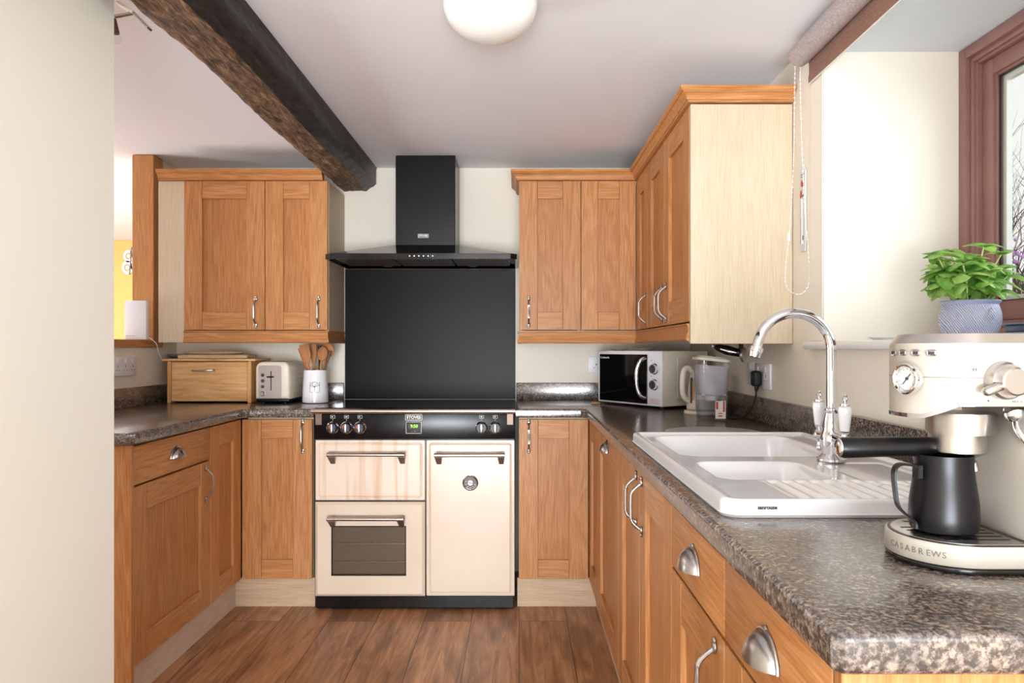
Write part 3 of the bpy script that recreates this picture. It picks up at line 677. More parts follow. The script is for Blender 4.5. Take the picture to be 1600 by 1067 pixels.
    def bar_handle(d, x0, x1, z):
        mb = MB(); mb.cyl((x0, -.044, z), .0085, x1-x0, 'x', 20)
        for x in (x0, x1): mb.cyl((x-.016, -.044, z), .0105, .032, 'x', 20, bev=.0015)
        for x in (x0, x1):
            t = bmesh.new(); v = [t.verts.new(p) for p in [(x-.017, -.0545, z+.002), (x+.017, -.0545, z+.002), (x+.011, -.001, z-.046), (x-.009, -.001, z-.046), (x-.017, -.034, z+.009), (x+.017, -.034, z+.009), (x+.015, -.001, z-.004), (x-.013, -.001, z-.004)]]
            for f in ((0, 1, 2, 3), (4, 7, 6, 5), (0, 4, 5, 1), (3, 2, 6, 7), (1, 5, 6, 2), (0, 3, 7, 4)): t.faces.new([v[i] for i in f])
            bmesh.ops.recalc_face_normals(t, faces=t.faces); mb.add(t, 1)
        hb = mb.build('handle', ['warm_steel', 'bronze_steel'], d); return hb
    XL, XM, XR = .004, .498, W-.002
    d = cdoor(XL, XM-.003, .490, .760, 'grill_door', 'stained_enamel'); bar_handle(d, .085, .395, .701)
    win_ = (.078, .412, .155, .378)
    d = cdoor(XL, XM-.003, .062, .483, 'oven_door', 'cream_enamel', win_); bar_handle(d, .085, .392, .418)
    MB().box(win_[0], win_[1], .003, .007, win_[2], win_[3]).build('oven_window', 'oven_glass', d)
    q = MB(); rect_frame2(q, win_, .004); q.build('window_trim', 'black_gloss', d)
    q = MB(); q.box(win_[0]-.0, win_[1], .0225, .0235, win_[2], win_[3]); q.build('oven_liner', 'oven_grey', d)
    q = MB()
    for z in (.296, .214):
        q.tube([(win_[0]+.015, .015, z), (win_[1]-.005, .015, z)], .0016, 6)
        for k in range(6): q.tube([(win_[0]+.03+k*.055, .0145, z), (win_[0]+.03+k*.055, .0145, z+.006)], .001, 6)
    q.build('oven_shelves', 'satin_steel', d)
    d = cdoor(XM+.003, XR, .062, .760, 'tall_oven_door'); bar_handle(d, XM+.06, XR-.06, .699)
    x = (735-811)/350+.916; z = .571
    b = MB(); b.lathe([(0, 0), (.035, 0), (.035, .005), (.031, .008), (.028, .006), (0, .006)], (x, -.0002, z), 36, axis='-y'); b = b.build('thermometer', 'chrome', d)
    MB().cyl((x, -.0062, z), .0272, .0006, '-y', 30).build('dial', 'black_glass', b)
    MB().cyl((x, -.007, z), .012, .0008, '-y', 24).build('dial_centre', 'print_white', b)
    MB().box(x-.012, x+.012, -.0084, -.0078, z-.0014, z+.0014, mtx=T(x, 0, z) @ Matrix.Rotation(R(12), 4, 'Y') @ T(-x, 0, -z)).build('needle', 'print_red', b)
    q = MB()
    for a in (200, 235, 270, 305, 340, 160): q.box(x+.021*math.cos(R(a))-.003, x+.021*math.cos(R(a))+.003, -.0076, -.0068, z+.021*math.sin(R(a))-.0009, z+.021*math.sin(R(a))+.0009)
    q.build('dial_marks', 'print_white', b)
def rect_frame2(q, w_, t):
    q.box(w_[0], w_[1], -.0006, .003, w_[2], w_[2]+t); q.box(w_[0], w_[1], -.0006, .003, w_[3]-t, w_[3]); q.box(w_[0], w_[0]+t, -.0006, .003, w_[2], w_[3]); q.box(w_[1]-t, w_[1], -.0006, .003, w_[2], w_[3])
cooker()
# splashback
tag(MB().box(0, .895, 0, .006, 0, .6825, 0, .001).build('splashback', 'splash_black', None, (-.914, 3.8635, .9045)), 'satin black splashback panel on the wall behind the cooker', 'splashback')
# hood
def hood():
    r = thing('cooker_hood', 'black chimney cooker hood above the range cooker', 'cooker hood', (-.4595, 3.868, 1.585))
    hw = .4495; D = -.441
    m = MB(); bm = m.bm
    P = [(-hw, 0), (-hw, D+.03), (-hw+.03, D), (hw-.03, D), (hw, D+.03), (hw, 0)]
    Q = [(-.150, 0), (-.150, D+.18), (-.149, D+.179), (.149, D+.179), (.150, D+.18), (.150, 0)]
    a = [bm.verts.new((x, y, .003)) for x, y in P]; b = [bm.verts.new((x, y, .028)) for x, y in P]; c = [bm.verts.new((x, y, .092)) for x, y in Q]
    a2 = [bm.verts.new((x*.975, y*.975 if y else 0, .003)) for x, y in P]; a3 = [bm.verts.new((x*.975, y*.975 if y else 0, .016)) for x, y in P]
    n = len(P)
    for k in range(n):
        k2 = (k+1) % n
        bm.faces.new((a[k], a[k2], b[k2], b[k])); bm.faces.new((b[k], b[k2], c[k2], c[k])); bm.faces.new((a[k2], a[k], a2[k], a2[k2])); bm.faces.new((a2[k2], a2[k], a3[k], a3[k2]))
    bm.faces.new(c); bm.faces.new(a3[::-1]); bmesh.ops.recalc_face_normals(bm, faces=bm.faces)
    m.build('canopy', 'black_gloss', r)
    m = MB(); m.box(-.1465, .1465, -.256, 0, .086, CEIL-1.585-.002, 0, .003); m.build('chimney', 'black_enamel', r)
    # filters and lamps under the canopy
    for k in range(3): 
        f = MB(); x0 = -.415+k*.277; f.box(x0+.004, x0+.272, -.40, -.09, .008, .0155, 0, .002); 
        for q in range(12): f.box(x0+.012+q*.0215, x0+.016+q*.0215, -.39, -.10, .0065, .0085)
        f.build('filter', 'filter_steel', r)
    for x in (-.22, .22): MB().cyl((x, -.05, .0155), .024, .006, '-z', 24).build('lamp', 'satin_steel', r)
    for k in range(6): MB().cyl((-.050+k*.0215, D, .0155), .0028, .001, '-y', 12).build('button', 'led_white', r)
    s = MB(); z = 1.722-1.585; x = (661-811)/319+.4595; y = -.256
    def bx(a_, b_, c_, d_): s.box(a_, b_, y-.0016, y-.0002, c_, d_)
    bx(x-.026, x+.026, z-.009, z-.0072); bx(x-.026, x+.026, z+.0072, z+.009); bx(x-.026, x-.0242, z-.009, z+.009); bx(x+.0242, x+.026, z-.009, z+.009)
    s.build('badge_frame', 'print_white', r)
    text('badge', 'STOVES', .0125, 'print_white', r, T(x, y-.0008, z) @ FRONT, .0005, .0005)
hood()

# ------------------------------------------------------------ sink
def sink():
    X0, Y0, W, L = .325, 1.165, .500, .960
    r = thing('sink', 'white ceramic one and a half bowl sink with ribbed drainer set in the worktop', 'sink', (X0, Y0, .9005))
    def sdf(x, y, cx, cy, hx, hy, rad):
        qx, qy = abs(x-cx)-hx+rad, abs(y-cy)-hy+rad
        return math.hypot(max(qx, 0), max(qy, 0))+min(max(qx, qy), 0)-rad
    sm = lambda t: max(0, min(1, t))**2*(3-2*max(0, min(1, t)))
    def H(x, y):
        z = .0285
        e = sdf(x, y, W/2, L/2, W/2, L/2, .03)
        z -= .0065*sm((-e-.012)/.014)                 # raised rim
        if e > -.006: z -= .006*((e+.006)/.006)**2 if e < 0 else .006
        d1 = sdf(x, y, .232, .712, .185, .198, .055); z -= .175*sm(-d1/.045) if d1 < 0 else 0
        d2 = sdf(x, y, .165, .328, .112, .112, .04); z -= .11*sm(-d2/.04) if d2 < 0 else 0
        # drainer with ribs
        d3 = sdf(x, y, .285, .128, .165, .088, .02)
        if d3 < 0:
            k = sm(-d3/.015); z -= .004*k; z += .0042*k*(math.sin((x-.10)/.026*2*PI)*.5+.5)**2
        d4 = sdf(x, y, .385, .30, .075, .13, .02)
        if d4 < 0 and x > .295: z -= .002*sm(-d4/.012)
        return z
    nx, ny = 150, 250; m = MB(); bm = m.bm; g = []
    for j in range(ny+1):
        row = []
        for i in range(nx+1):
            x, y = W*i/nx, L*j/ny; e = sdf(x, y, W/2, L/2, W/2, L/2, .03)
            cx, cy = x, y
            # pull corner vertices onto the rounded outline
            if e > 0:
                ccx = .03 if x < W/2 else W-.03; ccy = .03 if y < L/2 else L-.03
                v = Vector((x-ccx, y-ccy)); v = v.normalized()*.03; cx, cy = ccx+v.x, ccy+v.y
            row.append(bm.verts.new((cx, cy, H(cx, cy))))
        g.append(row)
    for j in range(ny):
        for i in range(nx): bm.faces.new((g[j][i], g[j][i+1], g[j+1][i+1], g[j+1][i])).smooth = True
    rim = [g[0][i] for i in range(nx+1)]+[g[j][nx] for j in range(1, ny+1)]+[g[ny][i] for i in range(nx-1, -1, -1)]+[g[j][0] for j in range(ny-1, 0, -1)]
    lo = [bm.verts.new((v.co.x, v.co.y, 0)) for v in rim]; mid = [bm.verts.new((v.co.x, v.co.y, .0075)) for v in rim]
    c = Vector((W/2, L/2, 0))
    out = [bm.verts.new((v.co.x+(-.003 if v.co.x < W/2 else .003)*(1 if abs(v.co.x-W/2) > W/2-.03 else 0), v.co.y+(-.003 if v.co.y < L/2 else .003)*(1 if abs(v.co.y-L/2) > L/2-.03 else 0), .005)) for v in rim]
    n = len(rim)
    for k in range(n):
        k2 = (k+1) % n
        for a, b in ((rim, mid), (mid, out), (out, lo)):
            bm.faces.new((a[k2], a[k], b[k], b[k2])).smooth = True
    # outside of the bowls below the worktop
    inn = [(.045, .935), (.045, .20), (.43, .20), (.43, .935)]
    bmesh.ops.remove_doubles(bm, verts=bm.verts, dist=1e-6)
    bmesh.ops.recalc_face_normals(bm, faces=bm.faces)
    m.build('basin', 'white_ceramic', r, sharp=60)
    for (x, y, z) in ((.232, .712, -.1525), (.165, .328, -.0875)):
        w_ = MB(); w_.lathe([(0, 0), (.042, 0), (.042, .002), (.036, .003), (.030, .0015), (0, .0015)], (x, y, z), 32); w_.build('waste', 'chrome', r)
    MB().cyl((.20, .892, .0-.05), .0016, .001, 'z', 8).build('overflow_mark', 'print_dark', r) if False else None
    text('logo', 'sanrouse', .0085, 'print_dark', r, T(.068, -.0006, .0165) @ FRONT, .0004, .0003)
sink()
def faucet():
    r = thing('kitchen_tap', 'chrome swan neck kitchen tap with two white ceramic levers on the sink', 'tap', (.684, 1.612, .9235))
    m = MB(); m.lathe([(0, 0), (.030, 0), (.030, .005), (.024, .010), (.019, .016), (.021, .030), (.024, .044), (.021, .060), (.018, .066), (.0185, .078), (.016, .090), (.013, .104), (.0145, .107), (.0145, .113), (.0105, .117), (.0105, .121)], seg=32)
    m.build('tap_body', 'chrome', r)
    c = MB(); c.tube([(0, -.062, .050), (0, -.03, .052), (0, 0, .052), (0, .03, .052), (0, .062, .050)], [.011, .010, .014, .010, .011], 16)
    for s in (-1, 1):
        c.sphere((0, s*.064, .050), .0135, .0135, .0135); c.tube([(0, s*.064, .036), (0, s*.064, .028), (0, s*.064, .022)], [.006, .005, .008], 12); c.sphere((0, s*.064, .020), .0085)
        c.tube([(0, s*.064, .058), (0, s*.066, .066), (0, s*.067, .071)], [.009, .007, .0095], 14)
    c.build('cross_arm', 'chrome', r)
    for s in (-1, 1):
        l = MB(); l.lathe([(0, 0), (.009, 0), (.0105, .010), (.0125, .028), (.0145, .044), (.0135, .050), (.009, .053), (0, .053)], (0, s*.067, .0715), 20); l = l.build('lever', 'white_ceramic', r)
        f = MB(); f.lathe([(0, 0), (.0095, 0), (.0095, .003), (.005, .005), (.0035, .009), (.006, .013), (.0035, .018), (.005, .022), (0, .025)], (0, s*.067, .125), 16); f.build('finial', 'chrome', l)
    rr = .081; zc = 1.165-.9235; p = [Vector((0, 0, .118)), Vector((0, 0, .17))]+[Vector((0, 0, zc-.03))]+arc_path((-rr, 0, zc), rr, 0, 168, 28)
    sp = MB(); sp.tube(p, .0108, 20)
    e = p[-1]; d = (p[-1]-p[-2]).normalized(); sp.tube([e, e+d*.012], .0108, 20); sp = sp.build('spout', 'chrome', r)
    a = MB(); a.tube([e+d*.010, e+d*.011, e+d*.020, e+d*.021, e+d*.033], [.012, .0145, .0145, .0135, .012], 20); a.build('aerator', 'chrome', sp)
faucet()

# ------------------------------------------------------------ coffee machine and milk jug
def coffee():
    r = thing('coffee_machine', 'cream espresso machine with round gauge at the near end of the right worktop', 'coffee machine', (.552, .943, .9005))
    def plan(rx, ry, xb, inset=0):
        p = []
        for k in range(37):
            a = R(90+180*k/36); p.append(((rx-inset)*math.cos(a), (ry-inset)*math.sin(a)))
        return p+[(xb-inset, -ry+inset), (xb-inset, ry-inset)]
    MB().prism(plan(.074, .077, .235), 0, .007, 0, .002).build('foot_ring', 'black_gloss', r)
    MB().prism(plan(.0745, .076, .235), .0072, .0335, 0, .002).build('base', 'machine_cream', r)
    t = MB(); t.prism(plan(.068, .070, .052), .0325, .0352, 0, .001); t = t.build('drip_tray', 'satin_steel', r)
    q = MB(); q.prism(plan(.0715, .0735, .056), .033, .0345); q.build('tray_edge', 'black_gloss', r)
    q = MB()
    for k in range(7): 
        y = -.048+k*.016; q.box(-.012, .045, y-.0018, y+.0018, .0353, .0357)
        q.box(-.055 if abs(y) < .03 else -.035, -.018, y-.0018, y+.0018, .0353, .0357)
    q.build('tray_slots', 'black_plastic', t)
    MB().box(.057, .234, -.074, .074, .0336, .196, 0, .006, 2).build('column', 'machine_cream', r)
    zb = lambda x, y: .1865+.0175*max(0, min(1, (x+.058)/.030))**1 if x < 0 else .204
    hp = []
    for k in range(49):
        a = R(90+180*k/48); hp.append((.068*math.cos(a), .075*math.sin(a)))
    hp += [(.0+.02*k, -.075) for k in range(1, 12)]+[(.0+.02*k, .075) for k in range(11, 0, -1)]
    h = MB(); h.prism(hp, 0, .272, zb=zb); h.prism([(x*.985, y*.985) for x, y in hp], .272, .2745); h.build('head', 'machine_cream', r, sharp=40)
    h = MB(); h.prism([(x*1.012, y*1.012) for x, y in hp], 0, .2, zb=lambda x, y: zb(x, y)-.0045)
    bm = h.bm
    h = MB(); t_ = bmesh.new(); n = len(hp); A = [t_.verts.new((x*1.012, y*1.012, zb(x, y)-.0045)) for x, y in hp]; B = [t_.verts.new((x*1.012, y*1.012, zb(x, y)+.0005)) for x, y in hp]; C2 = [t_.verts.new((x*.9, y*.9, zb(x, y)-.0045)) for x, y in hp]; D2 = [t_.verts.new((x*.9, y*.9, zb(x, y)+.0005)) for x, y in hp]
    for k in range(n):
        k2 = (k+1) % n
        for a, b in ((A, B), (B, D2), (D2, C2), (C2, A)): t_.faces.new((a[k], a[k2], b[k2], b[k]))
    bmesh.ops.recalc_face_normals(t_, faces=t_.faces); h.add(t_); h.build('lower_trim', 'chrome', r)
    # seam line
    h = MB(); t_ = bmesh.new(); A = [t_.verts.new((x*1.001, y*1.001, .2325)) for x, y in hp]; B = [t_.verts.new((x*1.001, y*1.001, .2335)) for x, y in hp]
    for k in range(n): t_.faces.new((A[k], A[(k+1) % n], B[(k+1) % n], B[k]))
    h.add(t_); h.build('seam', 'print_grey', r)
    # cup tray on top
    tp = MB(); t_ = bmesh.new()
    q1 = [(x*.985, y*.985) for x, y in hp]; q2 = [(x*.90+.004, y*.93) for x, y in hp]; q3 = [(x*.86+.004, y*.90) for x, y in hp]
    A = [t_.verts.new((x, y, .2747)) for x, y in q1]; B = [t_.verts.new((x, y, .286)) for x, y in q2]; C3 = [t_.verts.new((x, y, .286)) for x, y in q3]; D3 = [t_.verts.new((x, y, .278)) for x, y in q3]
    for a, b in ((A, B), (B, C3), (C3, D3)):
        for k in range(n): t_.faces.new((a[k], a[(k+1) % n], b[(k+1) % n], b[k]))
    t_.faces.new(D3); t_.faces.new(A[::-1]); bmesh.ops.recalc_face_normals(t_, faces=t_.faces); tp.add(t_); tp.build('cup_tray', 'satin_steel', r)
    # things round the curved front: place by plan angle (0 = straight ahead, + towards the camera)
    def on_front(phi, z):
        a = R(180+phi); p = Vector((.068*math.cos(a), .075*math.sin(a), z)); nrm = Vector((math.cos(a)/.068, math.sin(a)/.075, 0)).normalized()
        rot = Vector((0, 0, 1)).rotation_difference(nrm).to_matrix().to_4x4()
        # keep local y upright
        xa = Vector((0, 0, 1)).cross(nrm).normalized(); m4 = Matrix((xa, Vector((0, 0, 1)), nrm)).transposed().to_4x4(); m4.translation = p; return m4
    mm = on_front(20, .2305)
    g = MB(); mm = mm @ Matrix.Scale(.8, 4); g.lathe([(0, 0), (.024, 0), (.0255, .006), (.0245, .012), (.022, .0135), (.0195, .012), (.0185, .006), (0, .006)], seg=40, mtx=mm); g = g.build('pressure_gauge', 'chrome', r)
    MB().cyl((0, 0, .0062), .0184, .0006, 'z', 32, mtx=mm).build('gauge_dial', 'gauge_face', g)
    q = MB(); q.box(-.012, .010, -.0007, .0007, .0072, .0078, mtx=mm @ Matrix.Rotation(R(48), 4, 'Z')); q.cyl((0, 0, .0068), .0025, .0016, mtx=mm); q.build('gauge_needle', 'print_dark', g)
    q = MB()
    for a in range(-40, 221, 26): q.box(.0135, .0165, -.0004, .0004, .0069, .0073, mtx=mm @ Matrix.Rotation(R(a), 4, 'Z'))
    q.build('gauge_marks', 'print_grey', g)
    for phi in (-2, 12, 27, 42):
        mm = on_front(phi, .2625); b = MB(); b.box(-.0062, .0062, -.0038, .0038, 0, .003, 0, .0028, 3, mtx=mm); b = b.build('button', 'chrome', r)
        q = MB(); q.box(-.0035, .0035, -.0018, .0018, .003, .0036, mtx=mm); q.build('button_lamp', 'print_dark', b)
    # steam dial on the side
    x, z = .018, .230
    k = MB(); k.lathe([(0, 0), (.0225, 0), (.022, .010), (.0195, .013), (.0165, .013), (.0165, .026), (.0145, .0275), (0, .0275)], (x, -.0748, z), 40, axis='-y')
    k.box(-.036, -.006, -.0235, -.012, -.0052, .0052, 0, .004, 3, mtx=T(x, -.0748, z) @ Matrix.Rotation(R(-22), 4, 'Y')); k.build('steam_dial', 'satin_steel', r)
    text('dial_text', 'OFF', .0062, 'print_grey', r, T(x-.034, -.0752, z+.0125) @ FRONT, .0003)
    text('dial_text', 'MAX', .0062, 'print_grey', r, T(x+.018, -.0752, z-.0255) @ FRONT, .0003)
    q = MB(); 
    for a in (-125, -105, -85): q.cyl((x+.029*math.cos(R(a)), -.0751, z+.029*math.sin(R(a))), .0011, .0004, '-y', 8)
    q.build('dial_dots', 'print_dark', r)
    # group head and filter holder
    gx = .014
    g = MB(); g.cyl((gx, 0, .160), .0405, .0265, 'z', 48, bev=.001); g.build('group_head', 'satin_steel', r)
    p = MB(); p.cyl((gx-.004, 0, .137), .0335, .0228, 'z', 48, bev=.001); p.lathe([(.0, .122), (.010, .122), (.022, .130), (.0325, .137)], (gx-.004, 0, 0), 40)
    p.tube([(gx-.034, 0, .1425), (gx-.048, 0, .1425)], .0085, 16); p.tube([(gx+.002, 0, .126), (gx+.014, -.004, .121), (gx+.015, -.005, .112)], .0055, 12); p.tube([(gx-.004, 0, .126), (gx-.018, .004, .121), (gx-.019, .005, .114)], .0055, 12)
    p = p.build('filter_holder', 'satin_steel', r)
    hd = MB(); hd.tube([(gx-.036, 0, .1425), (gx-.040, 0, .1425), (gx-.065, 0, .1425), (gx-.11, 0, .1418), (gx-.150, 0, .141), (gx-.1555, 0, .141)], [.0105, .0125, .0132, .0135, .0140, .0125], 24, flat=.96); hd.build('handle', 'black_plastic', p)
    e = MB(); e.sphere((gx-.156, 0, .141), .0045, .0125, .012); e.build('handle_end', 'chrome', p)
    # steam wand
    s = MB(); s.sphere((.050, -.048, .190), .012, .012, .014); s.tube(smooth_path([(.050, -.050, .185), (.048, -.056, .172), (.052, -.066, .158), (.060, -.074, .148)], 6), .0042, 12); s = s.build('steam_wand', 'chrome', r)
    q = MB(); q.tube(smooth_path([(.058, -.072, .151), (.072, -.080, .136), (.082, -.084, .112), (.086, -.085, .085)], 6), .0072, 14); q.build('wand_sleeve', 'black_rubber', s)
    # maker's name on the base
    word = 'CASABREWS'
    for i, ch in enumerate(word):
        phi = 2+i*6.6; a = R(180+phi); nrm = Vector((math.cos(a)/.0745, math.sin(a)/.076, 0)).normalized(); pp = Vector((.0747*math.cos(a), .0762*math.sin(a), .020))
        m4 = Matrix((Vector((0, 0, 1)).cross(nrm).normalized(), Vector((0, 0, 1)), nrm)).transposed().to_4x4(); m4.translation = pp
        text('logo_letter', ch, .0105, 'print_grey', r, m4, .0003)
coffee()
def pitcher():
    r = thing('milk_jug', 'matt black steel milk jug standing on the coffee machine tray', 'jug', (.541, .938, .9362))
    m = MB()
    prof = [(0, .001), (.036, .001), (.041, .004), (.0435, .012), (.0435, .022), (.0425, .040), (.0395, .060), (.0375, .075), (.0365, .090), (.037, .101), (.0355, .101), (.035, .088), (.0365, .072), (.041, .03), (.040, .008), (0, .006)]
    prof = [(a*.93, b*.97) for a, b in prof]; m.lathe(prof, seg=56)
    for v in m.bm.verts:            # pouring lip, turned to the far right
        if v.co.z > .07:
            d = Vector((v.co.x, v.co.y)).normalized(); k = max(0, d.dot(Vector((.97, .22))))**18; f = (v.co.z-.07)/.031
            v.co.x += d.x*k*.014*f; v.co.y += d.y*k*.014*f; v.co.z += .003*k*f
    m.build('jug_body', 'black_steel', r)
    h = MB(); p = smooth_path([(-.036, -.008, .082), (-.050, -.010, .086), (-.064, -.012, .086), (-.070, -.013, .076), (-.068, -.0125, .052), (-.064, -.012, .034), (-.052, -.010, .022), (-.042, -.008, .014), (-.041, -.008, .006)], 5)
    t = bmesh.new(); rings = []
    for i, q in enumerate(p):
        tn = (p[min(i+1, len(p)-1)]-p[max(i-1, 0)]).normalized(); side = Vector((0.15, 1, 0)).normalized(); nn = tn.cross(side).normalized()
        rings.append([t.verts.new(q+side*a*.007+nn*b*.0012) for a, b in ((-1, -1), (1, -1), (1, 1), (-1, 1))])
    for a, b in zip(rings[:-1], rings[1:]):
        for k in range(4): t.faces.new((a[k], a[(k+1) % 4], b[(k+1) % 4], b[k]))
    t.faces.new(rings[0][::-1]); t.faces.new(rings[-1]); bmesh.ops.recalc_face_normals(t, faces=t.faces); h.add(t)
    h.box(-.0405, -.034, -.016, 0, .068, .086, 0, .001); h.build('handle', 'black_steel', r)
pitcher()

# ------------------------------------------------------------ microwave, kettle, water jug and neighbours
def microwave():
    r = thing('microwave', 'cream microwave oven with two dials set diagonally in the right corner', 'microwave', (.388, 3.610, .9005), R(-57.7))
    W, Dp, z0, z1 = .449, .283, .012, .258
    m = MB(); m.box(.0, W, .012, Dp, z0, z1, 0, .004, 2); m.box(W-.0005, W+.002, .09, Dp-.02, z0+.03, z1-.03, 0, .0015)
    m.build('case', 'cream_plastic', r)
    MB().box(0, W, 0, .0118, z0, z1, 0, .003, 2).build('front_frame', 'white_plastic', r)
    d = MB().box(.018, W-.092, -.006, -.0003, z0+.008, z1-.016, 0, .002).build('door', 'black_glass', r)
    h = MB(); h.tube(smooth_path([(W-.102, -.006, .045), (W-.112, -.026, .056), (W-.120, -.038, .09), (W-.122, -.042, .135), (W-.120, -.038, .18), (W-.112, -.026, .214), (W-.102, -.006, .226)], 6), .0085, 14); h.build('door_handle', 'chrome', d)
    text('logo', 'Cookworks', .014, 'print_white', d, T(.060, -.0066, z1-.032) @ FRONT, .0003)
    for z in (.178, .108):
        k = MB(); k.lathe([(0, 0), (.025, 0), (.025, .003), (.021, .005), (.020, .016), (0, .017)], (W-.046, -.0003, z), 32, axis='-y'); k = k.build('dial', 'chrome', r)
        q = MB(); q.cyl((W-.046, -.0172, z), .0175, .002, '-y', 26); q.box(W-.049, W-.043, -.026, -.017, z-.018, z+.018, 0, .002); q.build('dial_face', 'print_dark', k)
        q = MB()
        for a in range(-30, 211, 30): q.box(W-.046+.031*math.cos(R(a))-.001, W-.046+.031*math.cos(R(a))+.001, -.0007, 0, z+.031*math.sin(R(a))-.001, z+.031*math.sin(R(a))+.001)
        q.box(W-.072, W-.066, -.0007, 0, z+.036, z+.039); q.build('dial_marks', 'print_dark', r)
    q = MB()
    for k in range(4): q.box(W-.078, W-.018+(-.01 if k % 2 else 0), -.0007, 0, z0+.012+k*.006, z0+.0135+k*.006)
    q.build('panel_text', 'print_red', r)
    for (x, y) in ((.03, .03), (W-.03, .03), (.03, Dp-.03), (W-.03, Dp-.03)): MB().cyl((x, y, 0), .012, .0125, 'z', 16).build('foot', 'black_rubber', r)
microwave()
for (x, y, rr, lab) in ((.612, 3.565, .052, 'small white saucer lying on the near end of the microwave top'), (.50, 3.66, .045, 'small white saucer lying on the far end of the microwave top')):
    tag(MB().lathe([(0, 0), (rr*.5, 0), (rr*.6, .002), (rr, .0085), (rr*.98, .0098), (rr*.6, .0045), (0, .003)]).build('saucer', 'white_gloss', None, (x, y, 1.1590)), lab, 'saucer', 'saucers on the microwave')
tag(MB().box(-.02, .02, -.012, .012, 0, .0095, 0, .001).build('wooden_block', 'pine_x', None, (.372, 3.575, .9005), R(-57)), 'small pale wooden block on the worktop at the foot of the microwave', 'block')
def kettle():
    r = thing('kettle', 'cream electric kettle on its base between microwave and water filter jug', 'kettle', (.762, 3.03, .9005))
    MB().lathe([(0, 0), (.080, 0), (.083, .006), (.080, .014), (.060, .019), (0, .019)]).build('power_base', 'cream_plastic', r)
    m = MB(); m.lathe([(0, .0205), (.070, .0205), (.072, .035), (.068, .07), (.062, .12), (.056, .165), (.050, .185), (.030, .196), (0, .199)]); m.sphere((0, 0, .202), .011, .011, .008)
    m.prism([(0, 0), (.016, -.020), (-.016, -.020)], .150, .182, mtx=T(.02, .058, 0) @ Matrix.Rotation(PI, 4, 'Z')); b = m.build('kettle_body', 'cream_plastic', r)
    h = MB(); h.tube(smooth_path([(-.052, -.012, .178), (-.070, -.016, .190), (-.086, -.020, .180), (-.093, -.022, .15), (-.094, -.022, .11), (-.090, -.021, .078), (-.078, -.018, .062), (-.066, -.015, .055)], 6), [.010]*43, 14, flat=1.2)
    h.build('handle', 'cream_plastic', r)
    g = MB(); g.box(-.006, .006, -.003, .003, .045, .150, 0, .002, mtx=T(-.060, -.033, 0) @ Matrix.Rotation(R(-60), 4, 'Z')); g = g.build('water_gauge', 'print_dark', r)
    a = MB(); a.box(-.0062, -.0, -.0042, 0, .06, .135, 0, .001, mtx=T(-.052, -.046, 0) @ Matrix.Rotation(R(-50), 4, 'Z')); a.build('gauge_light', 'amber_glass', r)
kettle()
def filter_jug():
    r = thing('water_filter_jug', 'clear plastic water filter jug with white lid standing on the worktop', 'jug', (.722, 2.765, .9005))
    def sq(hx, hy, rad, n=8):
        p = []
        for (cx, cy, a0) in ((hx-rad, hy-rad, 0), (-hx+rad, hy-rad, 90), (-hx+rad, -hy+rad, 180), (hx-rad, -hy+rad, 270)):
            for k in range(n+1): a = R(a0+90*k/n); p.append((cx+rad*math.cos(a), cy+rad*math.sin(a)))
        return p
    def loft(mb, secs, mi=0, cap=True):
        rings = [[mb.bm.verts.new((x, y, z+(x*sl))) for x, y in p] for p, z, sl in secs]; n = len(rings[0])
        for a, b in zip(rings[:-1], rings[1:]):
            for k in range(n): f = mb.bm.faces.new((a[k], a[(k+1) % n], b[(k+1) % n], b[k])); f.smooth = True; f.material_index = mi
        if cap: mb.bm.faces.new(rings[0][::-1]).material_index = mi; mb.bm.faces.new(rings[-1]).material_index = mi
    m = MB(); loft(m, [(sq(.047, .045, .022), 0, 0), (sq(.050, .047, .022), .01, 0), (sq(.056, .052, .024), .12, 0), (sq(.062, .056, .026), .226, -.10)], cap=False)
    f = m.bm.faces.new([m.bm.verts.new((x, y, 0)) for x, y in sq(.047, .045, .022)]); m.build('jug_wall', 'jug_plastic', r)
    m = MB(); loft(m, [(sq(.044, .042, .020), .004, 0), (sq(.049, .046, .021), .075, 0)]); m.build('water', 'water', r)
    m = MB(); loft(m, [(sq(.046, .044, .021), .095, 0), (sq(.052, .049, .023), .100, 0), (sq(.058, .053, .024), .205, -.08)], cap=False); m.build('funnel', 'frosted_plastic', r)
    MB().lathe([(0, .075), (.022, .075), (.026, .082), (.027, .125), (.030, .140), (0, .142)], (0, 0, 0), 28).build('filter_cartridge', 'white_plastic', r)
    MB().box(-.046, .046, -.045, .045, .094, .102, 0, .003).build('funnel_floor', 'white_plastic', r)
    m = MB(); loft(m, [(sq(.063, .057, .026), .222, -.10), (sq(.064, .058, .026), .231, -.10), (sq(.055, .050, .024), .239, -.10)]); l = m.build('lid', 'cream_plastic', r)
    MB().box(-.012, .016, -.014, .014, .2385, .2435, 0, .003).build('refill_flap', 'print_grey', l)
    q = MB(); q.box(.002, .040, -.0515, -.0505, .010, .075, 0, .0); q = q.build('label', 'water_label', r)
    s = MB(); s.box(.004, .012, -.0521, -.0515, .045, .072); s.box(.030, .037, -.0521, -.0515, .035, .074); s.box(.012, .028, -.0521, -.0515, .018, .022); s.box(.012, .028, -.0521, -.0515, .028, .031); s.build('label_print', 'print_red', q)
filter_jug()
